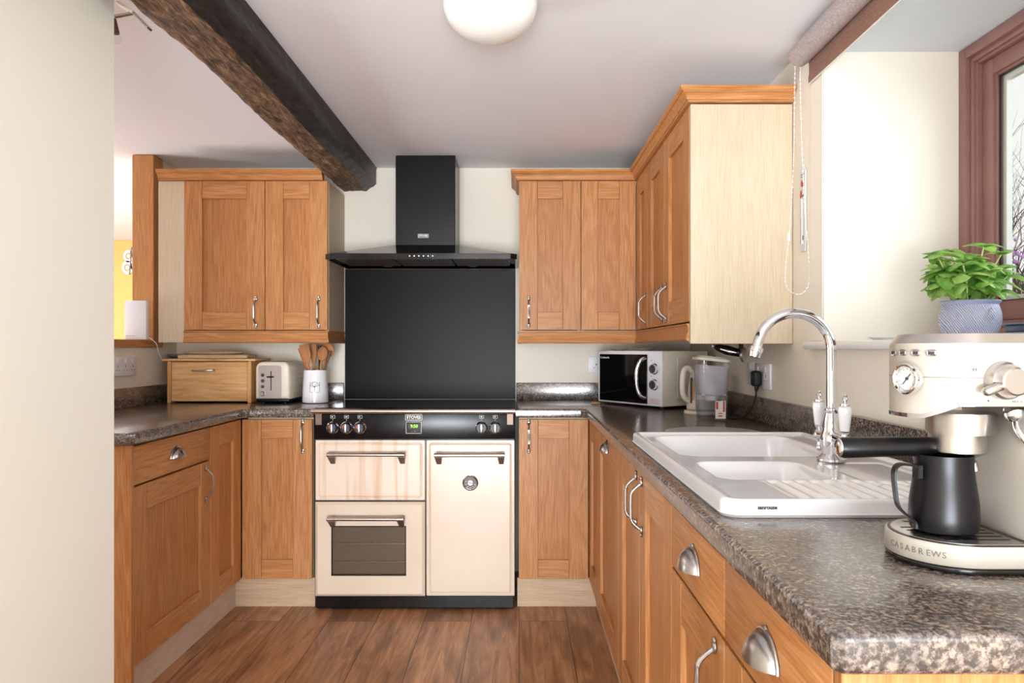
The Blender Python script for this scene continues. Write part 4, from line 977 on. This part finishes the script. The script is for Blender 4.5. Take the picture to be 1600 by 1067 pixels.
# black gadget hanging below the cabinet
def gadget():
    r = thing('jar_opener', 'black and chrome gadget with round disc hanging under the wall cabinet end', 'gadget', (.772, 2.58, 1.146))
    m = MB(); m.tube([(-.078, .03, .030), (-.066, .026, .026), (-.04, .018, .018), (-.01, .008, .010), (.010, 0, .006)], [.007, .013, .017, .015, .013], 18); m.build('grip', 'black_plastic', r)
    m = MB(); m.tube([(-.064, .012, .022), (-.03, .002, .012), (-.012, -.004, .008)], [.004, .007, .004], 12); m.cyl((-.086, .032, .032), .006, .012, 'x', 14); m.build('chrome_plate', 'chrome', r)
    m = MB(); m.lathe([(0, 0), (.020, 0), (.026, .006), (.026, .012), (.020, .016), (0, .016)], (.0, 0, .0), 30, mtx=T(.006, 0, .002) @ Matrix.Rotation(R(-35), 4, 'Z'), axis='x'); m.build('disc', 'satin_steel', r)
    m = MB(); m.tube([(.004, .0, .006), (.006, .0, .02), (.006, .0, .0935)], .008, 10); m.build('bracket', 'black_plastic', r)
gadget()
# glass worktop saver beyond the sink
tag(MB().lathe([(0, 0), (.150, 0), (.153, .002), (.150, .004), (0, .004)], seg=60).build('worktop_saver', 'frosted_plastic', None, (.62, 2.345, .9005)), 'round pale glass worktop saver lying behind the sink', 'worktop saver')

# sockets
def socket(label, loc, rz, w_, gangs, h=.086):
    r = thing('wall_socket', label, 'socket', loc, rz, 'white wall sockets')
    MB().box(-w_/2, w_/2, -.0095, -.0005, -h/2, h/2, 0, .002, 2).build('plate', 'white_plastic', r)
    q = MB()
    for g in range(gangs):
        c = -w_/2+w_*(g+.5)/gangs
        q.box(c-.0022, c+.0022, -.0100, -.0096, -.004, .006); q.box(c-.0145, c-.008, -.0100, -.0096, -.0175, -.0145); q.box(c+.008, c+.0145, -.0100, -.0096, -.0175, -.0145)
    q.build('pin_holes', 'print_dark', r)
    for g in range(gangs):
        c = -w_/2+w_*(g+.5)/gangs; MB().box(c-.005, c+.005, -.0125, -.0096, .016, .034, 0, .001).build('switch', 'white_plastic', r)
    return r
socket('white double wall socket above the left worktop by the bread bin', (-1.80, 3.35, 1.088), PI/2, .19, 3)
socket('white wall socket on the back wall beside the microwave', (.405, WY, 1.085), 0, .086, 1)
socket('white double wall socket on the right wall holding a black plug', (WX, 2.70, 1.068), -PI/2, .17, 2, .092)
socket('white single wall plate left of the double socket on the right wall', (WX, 2.835, 1.074), -PI/2, .075, 1, .086)
def plug():
    r = thing('plug', 'black plug in the right wall socket with cable looping down to the worktop', 'plug', (WX-.0125, 2.705, 1.060))
    m = MB(); m.box(-.032, -.001, -.024, .024, -.030, .028, 0, .010, 3); m.tube([(-.014, 0, -.028), (-.016, 0, -.048)], [.009, .0055], 12); m.build('plug_body', 'black_rubber', r)
    c = MB(); c.tube(smooth_path([(-.016, 0, -.046), (-.018, .002, -.075), (-.030, .012, -.115), (-.052, .04, -.146), (-.075, .10, -.1555), (-.078, .17, -.1560), (-.060, .225, -.1560)], 8), .0035, 10); c.build('cable', 'black_cable', r)
plug()

# ------------------------------------------------------------ left worktop: bread bin, boards, toaster, utensils
def bread_bin():
    r = thing('bread_bin', 'pine bread bin with drop front and metal handle on the left worktop', 'bread bin', (-1.738, 3.635, .9005))
    W, D, H = .415, .205, .206
    m = MB(); m.box(0, .018, 0, D, 0, H, 0, .0015); m.box(W-.018, W, 0, D, 0, H, 0, .0015); m.box(.018, W-.018, D-.012, D, .010, H); m.box(.018, W-.018, .01, D-.012, .010, .020); m.build('case', 'pine_z', r)
    MB().box(-.024, W+.024, -.010, D+.004, H+.0003, H+.013, 0, .004, 2).build('lid_board', 'pine_x', r)
    f = MB().box(.020, W-.020, .003, .015, .008, H-.003, 0, .002).build('drop_front', 'pine_x', r)
    h = MB(); x = W/2-.03; z = H-.045
    h.tube(smooth_path([(x-.056, .002, z+.001), (x-.046, -.006, z+.001), (x-.02, -.011, z), (x, -.012, z), (x+.02, -.011, z), (x+.046, -.006, z+.001), (x+.056, .002, z+.001)], 4), .004, 10); h.build('handle', 'satin_steel', f)
bread_bin()
bt = .9005+.206+.0135
tag(MB().prism([(-.175+.02*a, b) for a, b in ((0, -.07), (0, .07))]+[(.150, .07), (.165, .055), (.165, -.055), (.150, -.07)], 0, .019, 0, .004, 2).build('chopping_board', 'board_wood', None, (-1.52, 3.725, bt)), 'thick pale wooden chopping board lying on the bread bin', 'chopping board')
tag(MB().lathe([(0, 0), (.100, 0), (.135, .002), (.148, .008), (.150, .013), (.144, .014), (.13, .010), (0, .008)], sy=.5).build('serving_plate', 'board_wood', None, (-1.545, 3.725, bt+.0195)), 'thin oval board on top of the chopping board', 'board')
tag(MB().lathe([(0, 0), (.035, 0), (.050, .012), (.052, .020), (.048, .020), (.034, .004), (0, .003)]).build('small_dish', 'grey_tin', None, (-1.742, 3.76, bt), 0), 'small dark dish lying left of the boards on the bread bin', 'dish')
def toaster():
    r = thing('toaster', 'cream and steel toaster with four round buttons beside the bread bin', 'toaster', (-1.281, 3.575, .9005))
    W, D, H = .165, .26, .205
    def arch(x0, x1, z0, z1, rad, n=8):
        p = [(x0, z0), (x1, z0)]
        for k in range(n+1): a = R(90*k/n); p.append((x1-rad+rad*math.cos(a), z1-rad+rad*math.sin(a)))
        for k in range(n+1): a = R(90+90*k/n); p.append((x0+rad+rad*math.cos(a), z1-rad+rad*math.sin(a)))
        return p
    UP = Matrix.Rotation(PI/2, 4, 'X')      # prism z -> -y
    b = MB(); b.box(.002, W-.002, .004, D-.004, .008, .026, 0, .006, 2)
    for x in (.03, W-.03): b.cyl((x, .03, 0), .008, .010); b.cyl((x, D-.03, 0), .008, .010)
    b.build('base', 'black_plastic', r)
    m = MB(); m.prism(arch(0, W, .024, H, .035), -D, 0, 0, .012, 3, mtx=UP); m.build('shell', 'cream_plastic', r)
    f = MB(); f.prism(arch(.016, W-.038, .030, H-.018, .012), .0002, .0035, mtx=UP); f = f.build('front_plate', 'satin_steel', r)
    q = MB(); q.box(W*.47-.0022, W*.47+.0022, -.0045, -.0034, .066, .160); q.build('lever_slot', 'black_plastic', f)
    q = MB(); q.box(W*.47-.017, W*.47+.017, -.020, -.0036, .128, .135, 0, .002); q.build('lever', 'black_plastic', r)
    for k, z in enumerate((.140, .112, .084)): MB().lathe([(0, 0), (.008, 0), (.008, .003), (.006, .0045), (0, .0045)], (.037, -.0036, z), 18, axis='-y').build('button', 'print_dark', r)
    MB().lathe([(0, 0), (.012, 0), (.012, .006), (.009, .010), (0, .010)], (.037, -.0036, .050), 22, axis='-y').build('browning_dial', 'pewter', r)
    for x in (.045, .095): MB().box(x, x+.028, .04, D-.04, H-.002, H+.0008).build('bread_slot', 'black_plastic', r)
    # ribs along the right flank
    q = MB()
    for k in range(14): q.box(W-.001, W+.002, .02, D-.03, .045+k*.009, .049+k*.009, 0, .001)
    q.build('side_ribs', 'cream_plastic', r)
toaster()
def crock():
    r = thing('utensil_pot', 'white ceramic utensil pot with small tree motif on the left worktop', 'pot', (-1.010, 3.650, .9005))
    MB().lathe([(0, .001), (.058, .001), (.063, .004), (.063, .015), (.060, .09), (.0565, .160), (.055, .163), (.053, .160), (.056, .09), (.058, .012), (0, .010)], seg=48).build('pot_body', 'white_ceramic', r)
    q = MB(); y = -.0605
    yy = lambda x, z: -math.sqrt((.063-(z-.015)*.0425)**2-x*x)-.0001
    def ln(a, b, w_=.0009):
        q.tube([(a[0]+(b[0]-a[0])*k/4, yy(a[0]+(b[0]-a[0])*k/4, a[1]+(b[1]-a[1])*k/4), a[1]+(b[1]-a[1])*k/4) for k in range(5)], w_, 6)
    cx = .012
    ln((cx-.018, .055), (cx+.018, .055)); ln((cx-.022, .055), (cx-.022, .105)); ln((cx+.022, .055), (cx+.022, .105)); ln((cx, .058), (cx, .085), .0013)
    for a in range(20, 161, 20): ln((cx, .080), (cx+.020*math.cos(R(a)), .080+.026*math.sin(R(a))), .0007); q.sphere((cx+.020*math.cos(R(a)), yy(cx+.020*math.cos(R(a)), .080+.026*math.sin(R(a))), .080+.026*math.sin(R(a))), .0024, .001, .0024, 8, 6)
    q.build('tree_motif', 'print_dark', r)
crock()
def utensil(kind, base, lean, L, rz, label, m_='spoon_wood', w_=.026):
    """leaning tool: base sits in the pot, long axis tilted"""
    mb = MB(); prof = []
    if kind == 'spoon':
        mb.tube([(0, 0, 0), (0, 0, L-.05)], .0055, 10); mb.sphere((0, 0, L-.032), w_, .0075, .036, 20, 12)
    elif kind == 'spatula':
        mb.tube([(0, 0, 0), (0, 0, L-.09)], .006, 10); mb.prism([(-.008, 0), (.008, 0), (w_, .045), (w_*.9, .098), (-w_*.9, .098), (-w_, .045)], -.004, .004, 0, .002, 2, mtx=T(0, 0, L-.10) @ Matrix.Rotation(PI/2, 4, 'X'))
    else:
        mb.tube([(0, 0, 0), (0, 0, L*.6), (0, 0, L)], [.004, .005, .0085], 12)
    o = mb.build('wooden_spoon' if kind == 'spoon' else 'wooden_spatula' if kind == 'spatula' else 'kitchen_tool', m_)
    o.location = base; o.rotation_euler = (R(lean[1]), R(lean[0]), 0); 
    if rz: o.rotation_euler = (Matrix.Rotation(R(lean[0]), 3, 'Y') @ Matrix.Rotation(R(lean[1]), 3, 'X') @ Matrix.Rotation(R(rz), 3, 'Z')).to_euler()
    tag(o, label, 'utensil', 'utensils in the white pot'); return o
bx, by, bz = -1.010, 3.650, .9125
utensil('spatula', (bx+.008, by-.022, bz), (-12, 0), .285, 0, 'broad wooden spatula leaning left at the front of the utensil pot')
utensil('spoon', (bx+.010, by-.012, bz), (7, 0), .265, 0, 'front round wooden spoon on the right of the utensil pot')
utensil('spoon', (bx+.004, by+.022, bz), (11, -2), .285, 0, 'larger wooden spoon behind the front spoon in the pot', w_=.034)
utensil('spatula', (bx-.016, by+.036, bz), (-1, -1), .283, 0, 'narrow wooden spatula behind the broad one in the utensil pot', w_=.016)
utensil('stick', (bx+.008, by+.004, bz), (-19, 0), .274, 0, 'thin wooden tool leaning furthest left in the utensil pot', w_=.006)
utensil('stick', (bx-.002, by+.006, bz), (17, 0), .256, 0, 'dark handled kitchen tool leaning furthest right in the utensil pot', 'slate_wood')
utensil('stick', (bx+.012, by+.044, bz), (-1, -1), .272, 0, 'black kitchen tool upright in the middle of the pot', 'black_plastic')
def router():
    r = thing('router', 'white upright router box standing on the oak ledge beside the post', 'router', (-1.872, 3.49, 1.2115))
    MB().box(0, .104, 0, .028, 0, .186, 0, .004, 2).build('casing', 'white_plastic', r)
    MB().box(.008, .05, -.0004, .0006, .018, .0195).build('print_line', 'print_grey', r)
    c = MB(); c.tube(smooth_path([(.100, .020, .012), (.112, .03, .004), (.128, .05, -.02), (.118, .09, -.06), (.115, .14, -.10)], 6), .0022, 8); c.build('cable', 'white_plastic', r)
router()
tag(MB().tube(smooth_path([(-.045, 0, .002), (-.03, 0, -.014), (0, 0, -.022), (.03, 0, -.014), (.045, 0, .002)], 6), .0018, 8).build('hanging_wire', 'white_plastic', None, (-1.54, 3.60, 1.2365)), 'thin white wire sagging below the left wall cabinet', 'wire')
def ornament():
    r = thing('wall_ornament', 'small grey cut-out wall ornament on the yellow wall', 'ornament', (-3.40, 6.4485, 1.92))
    m = MB()
    for (x, z, a, b) in ((-.02, .06, .055, .05), (.035, .09, .05, .06), (-.03, -.04, .06, .045), (.03, -.02, .045, .05)): m.lathe([(a*.55, 0), (a, 0), (a, .006), (a*.55, .006)], (x, 0, z), 24, axis='-y', sx=.8, closed=True); m.cyl((x, 0, z), a*.3, .005, '-y', 16)
    m.build('wings', 'white_plastic', r); MB().tube([(-.01, -.004, -.10), (0, -.004, 0), (.01, -.004, .14)], .006, 8).build('stem', 'tile_grey', r)
ornament()

# ------------------------------------------------------------ ceiling lamp, spotlight, blind, thermometer
def dome():
    r = thing('ceiling_lamp', 'round white opal glass ceiling lamp near the top of the picture', 'lamp', (-.078, 2.0, CEIL))
    MB().lathe([(0, -.0005), (.100, -.0005), (.100, -.012), (0, -.012)], seg=48).build('ceiling_plate', 'white_plastic', r)
    p = [(.100, -.006)]+[(.128*math.cos(R(a)), -.016-.098*math.sin(R(a))) for a in range(0, 91, 6)]
    p[-1] = (0, p[-1][1]); MB().lathe(p, seg=64).build('glass_shade', 'opal_glass', r)
dome()
def spot():
    r = thing('ceiling_spotlight', 'steel spotlight bar with a clear bulb on the ceiling left of the beam', 'lamp', (-1.055, 1.98, CEIL))
    g = lambda px, y: ((px-811)/F*1.98+1.055, 0, EYE+(545-y)/F*1.98-CEIL)
    a, b, c = g(186, 6), g(211, 22), g(234, 46)
    q = MB(); q.cyl((a[0]-.004, 0, -.0005), .03, .012, '-z', 24); q.build('ceiling_rose', 'white_plastic', r)
    q = MB(); q.box(-.026, .026, -.016, .016, -.004, .004, 0, .002, mtx=T((a[0]+b[0])/2, 0, (a[2]+b[2])/2) @ Matrix.Rotation(math.atan2(a[2]-b[2], b[0]-a[0]), 4, 'Y')); q.build('bar', 'cream_plastic', r)
    q = MB(); L_ = math.hypot(c[0]-b[0], c[2]-b[2])/2; q.box(-L_, L_, -.014, .014, -.004, .004, 0, .0035, 2, mtx=T((b[0]+c[0])/2, .0, (b[2]+c[2])/2) @ Matrix.Rotation(math.atan2(b[2]-c[2], c[0]-b[0]), 4, 'Y')); q.build('arm', 'pewter', r)
    d, e = g(210, 20), g(180, 26); q = MB(); q.tube([d, e], .0065, 12, flat=.7); q.build('cross_bar', 'satin_steel', r)
    s, t_ = g(178, 30), g(182, 53); q = MB(); q.tube([s, t_], [.006, .008], 14); q.build('bulb_holder', 'slate_wood', r)
    q = MB(); u = g(182, 60); q.sphere(u, .013, .013, .015); q.build('bulb', 'clear_glass', r)
spot()
def blind():
    x, z, y0, y1 = .864, 2.071, .66, 2.272
    r = thing('roller_blind', 'brown woven roller blind rolled up above the window with bead chain', 'blind', (x, y1, z))
    MB().cyl((0, 0, 0), .033, y1-y0, '-y', 40, bev=.001).build('fabric_roll', 'blind_roll', r)
    m = MB(); m.prism([(.0262, -.022), (.0262, -.060), (.0245, -.068), (.0245, -.088), (.0275, -.088), (.0275, -.022)], .012, y1-y0, mtx=Matrix.Rotation(PI/2, 4, 'X')); m.build('fabric_drop', 'blind_drop', r)
    m = MB(); m.box(.0235, .0285, -(y1-y0), -.011, -.0915, -.088, 0, .001); m.build('bottom_bar', 'alu_spacer', r)
    m = MB(); m.cyl((0, .006, 0), .024, .006, '-y', 24); m.box(.0, .0355, .0, .006, -.02, .02); m.build('bracket', 'white_plastic', r)
    pts = [(1242.5, 95), (1241.5, 160), (1240, 250), (1236, 330), (1232, 380), (1227, 425), (1229, 447), (1240, 458), (1252, 459), (1262, 448), (1265, 425), (1263, 390), (1258, 330), (1254, 250), (1251, 160), (1250.5, 100)]
    P = smooth_path([((px-VX)/F*2.278-x, .007, EYE+(VY-py)/F*2.278-z) for px, py in pts], 10)
    c = MB(); c.tube(P, .0006, 6)
    acc = 0
    for a, b in zip(P[:-1], P[1:]):
        acc += (b-a).length
        if acc > .0125: acc = 0; c.sphere(b, .0023, None, None, 8, 6)
    c = c.build('bead_chain', 'white_gloss', r)
    q = P[38]; MB().cyl((q.x, q.y, q.z-.012), .0042, .024, 'z', 12).build('chain_joiner', 'white_plastic', c)
blind()
def thermo():
    r = thing('wall_thermometer', 'narrow wall thermometer with red flowers beside the window', 'thermometer', (WX, 2.322, 1.475))
    pl = [(-.022, .012), (-.016, .0), (.016, 0), (.022, .012), (.022, .252), (.012, .262), (.008, .274), (-.008, .274), (-.012, .262), (-.022, .252)]
    TM = Matrix.Rotation(-PI/2, 4, 'Z') @ Matrix.Rotation(PI/2, 4, 'X')
    MB().prism(pl, .0008, .006, 0, .001, 1, mtx=TM).build('card', 'thermometer_card', r)
    q = MB(); q.tube([(-.008, 0, .03), (-.008, 0, .165)], .002, 8); q.sphere((-.008, 0, .028), .004); q.build('glass_tube', 'white_gloss', r)
    q = MB(); q.tube([(-.010, 0, .03), (-.010, 0, .105)], .0009, 6); q.sphere((-.0105, 0, .028), .0028); q.build('spirit', 'print_red', r)
    q = MB()
    for (y, z, s) in ((.004, .215, .008), (-.006, .21, .006), (.010, .185, .007), (.013, .178, .006)): q.sphere((-.0066, y, z), .0012, s, s*1.4, 10, 6)
    q.build('flowers', 'print_red', r)
    q = MB(); 
    for z in (.235, .242, .172, .176): q.box(-.0068, -.006, -.012, .012, z, z+.002)
    for k in range(10): q.box(-.0068, -.006, .004, .012, .055+k*.01, .056+k*.01)
    q.box(-.0068, -.006, -.008, .008, .036, .05); q.build('marks', 'print_dark', r)
thermo()

# ------------------------------------------------------------ window sill: basil, saucer, tins
def basil():
    r = thing('potted_basil', 'leafy green basil plant in a carved blue grey pot on the window sill', 'plant', (1.122, 1.832, 1.1905))
    m = MB(); m.lathe([(0, 0), (.043, 0), (.052, .004), (.063, .022), (.0685, .045), (.0675, .066), (.062, .084), (.060, .088), (.056, .084), (.056, .07), (0, .07)], seg=56)
    m.sphere((.012, -.066, .062), .010, .008, .015, 12, 8); m.sphere((.066, .015, .055), .010, .010, .018, 12, 8); m.build('pot', 'carved_pot', r)
    MB().lathe([(.060, .0855), (.066, .091), (.068, .0945), (.066, .097), (.060, .0965), (.056, .088)], seg=56).build('pot_rim', 'pot_rim', r)
    MB().cyl((0, 0, .0705), .0555, .013, 'z', 40).build('soil', 'soil', r)
    st = MB(); lf = MB(); rnd = random.Random(12)
    def leaf(p, dirv, L, W_, droop):
        d = Vector(dirv).normalized(); side = d.cross(Vector((0, 0, 1))); side = side.normalized() if side.length > .01 else Vector((1, 0, 0)); up = side.cross(d).normalized()
        nu, nv = 7, 4; g = []
        for i in range(nu+1):
            u = i/nu; wd = W_*math.sin(PI*min(1, u*.94+.04))**.6; row = []
            for j in range(-nv, nv+1):
                v = j/nv; row.append(lf.bm.verts.new(p+d*(L*u)+side*(wd*v)+up*(-(abs(v)**1.6)*wd*.45+.12*L*math.sin(PI*u)*1.2-droop*L*u*u)))
            g.append(row)
        for i in range(nu):
            for j in range(2*nv): lf.bm.faces.new((g[i][j], g[i][j+1], g[i+1][j+1], g[i+1][j])).smooth = True
    for s in range(22):
        a = rnd.uniform(0, 2*PI); rr = rnd.uniform(0, .045); base = Vector((rr*math.cos(a), rr*math.sin(a), .082))
        reach = rnd.uniform(.012, .072); hgt = rnd.uniform(.075, .150)-reach*.3
        tip = base+Vector((math.cos(a)*reach, math.sin(a)*reach, hgt)); mid = (base+tip)/2+Vector((rnd.uniform(-.006, .006), rnd.uniform(-.006, .006), .01))
        st.tube(smooth_path([base, mid, tip], 5), .0019, 7)
        for lv, (q, sc, n) in enumerate(((tip, .75, 4), (base.lerp(tip, .72), 1.0, 4), (base.lerp(tip, .55), .75, 2))):
            a0 = rnd.uniform(0, PI)
            for k in range(n):
                aa = a0+2*PI*k/n+rnd.uniform(-.3, .3); el = rnd.uniform(-.2, .6) if lv else rnd.uniform(.3, 1.0)
                leaf(Vector(q), (math.cos(aa)*math.cos(el), math.sin(aa)*math.cos(el), math.sin(el)), rnd.uniform(.038, .052)*sc, rnd.uniform(.0175, .0235)*sc, rnd.uniform(.45, 1.0))
    leaf(Vector((.085, -.01, .155)), (1, 0, .25), .05, .016, .5); leaf(Vector((.06, -.02, .12)), (1, -.3, .1), .045, .017, .5); st.tube(smooth_path([(.03, 0, .082), (.06, -.01, .13), (.087, -.01, .157)], 4), .0018, 7)
    st.build('stems', 'stem_green', r); lf.build('foliage', 'basil_leaf', r, sharp=80)
basil()
tag(MB().lathe([(0, 0), (.032, 0), (.036, .002), (.052, .009), (.053, .011), (.050, .0112), (.035, .005), (0, .0035)]).build('saucer', 'white_gloss', None, (1.03, 2.05, 1.1905)), 'small white saucer on the window sill behind the coffee machine', 'saucer')
def tin(loc, w_, d_, h, label):
    r = thing('baking_tin', label, 'tin', loc, 0, 'tins on the window sill')
    m = MB(); m.box(0, w_, 0, d_, 0, h-.004, 0, .004, 2); m.build('tin_body', 'grey_tin', r)
    m = MB(); t = .004; m.box(-.006, w_+.006, -.006, d_+.006, h-.0038, h, 0, .0015); m.build('tin_rim', 'pot_rim', r)
tin((1.205, 1.66, 1.1905), .085, .19, .018, 'lower grey blue tin tray on the window sill beside the basil')
tin((1.212, 1.67, 1.2090), .07, .17, .022, 'upper grey blue tin stacked on the tin tray beside the basil')

# ------------------------------------------------------------ outside the window
struct(MB().box(1.36, 40, -10, 45, -.2, -.1).build('ground', 'lawn'))
def branchy(m, p, d, L, rad, depth, rnd):
    steps = 4; pts = [p]; q = p; dd = d
    for i in range(steps): dd = (dd+Vector((rnd.uniform(-.18, .18), rnd.uniform(-.18, .18), rnd.uniform(-.08, .14)))).normalized(); q = q+dd*(L/steps); pts.append(q)
    m.tube(pts, [rad*(1-.45*i/steps) for i in range(steps+1)], 6 if depth > 1 else 4)
    if depth == 0: return
    for k in range(3 if depth > 1 else 4):
        i = rnd.randint(1, steps); nd = (dd+Vector((rnd.uniform(-.9, .9), rnd.uniform(-.9, .9), rnd.uniform(-.3, .8)))).normalized()
        branchy(m, pts[i], nd, L*rnd.uniform(.55, .8), rad*.5, depth-1, rnd)
for k, (x, y, h, s, lab) in enumerate(((5.0, 7.3, 1.7, 3, 'bare branching tree in the garden close to the window'), (8.6, 12.4, 2.6, 5, 'taller bare tree standing further back in the garden'))):
    rnd = random.Random(40+s); r = thing('bare_tree', lab, 'tree', (x, y, -.1), 0, 'bare trees outside'); m = MB()
    for q in range(5): branchy(m, Vector((rnd.uniform(-.3, .3), rnd.uniform(-.3, .3), 0)), Vector((rnd.uniform(-.25, .25), rnd.uniform(-.25, .25), 1)).normalized(), h*.9, .035*h/2, 4, rnd)
    m.build('branches', 'bark', r)
tag(MB().box(-7, 7, 0, .25, 0, 3.2).build('garden_wall', 'render_wall', None, (13, 19, -.1), R(-35)), 'pale rendered wall beyond the bare garden trees', 'wall')
def flowers():
    r = thing('flowering_shrub', 'purple flowering shrub just outside the window', 'shrub', (2.16, 3.00, -.1)); rnd = random.Random(5); st = MB(); fl = MB(); lf = MB()
    for k in range(26):
        top = Vector((rnd.uniform(-.35, .35), rnd.uniform(-.35, .35), rnd.uniform(1.30, 1.74))); st.tube(smooth_path([Vector((top.x*.2, top.y*.2, 0)), Vector((top.x*.5, top.y*.5, .8)), top], 4), .005, 6)
        for q in range(26): fl.sphere(top+Vector((rnd.gauss(0, .028), rnd.gauss(0, .028), rnd.gauss(-.01, .03))), rnd.uniform(.005, .010), None, None, 6, 4)
    for k in range(500):
        p = Vector((rnd.gauss(0, .22), rnd.gauss(0, .22), rnd.uniform(.3, 1.36))); lf.sphere(p, .022, .022, .012, 6, 4)
    st.build('stems', 'bark', r); fl.build('blossoms', 'purple_flower', r); lf.build('foliage', 'shrub_green', r)
flowers()
def gball():
    r = thing('garden_glass_ball', 'teal glass ball on a stake outside the window', 'ornament', (1.545, 2.25, -.1))
    MB().cyl((0, 0, 0), .008, 1.32, 'z', 10).build('stake', 'bark', r); MB().sphere((0, 0, 1.36), .042, .042, .036, 28, 16).build('glass_ball', 'teal_glass', r)
gball()
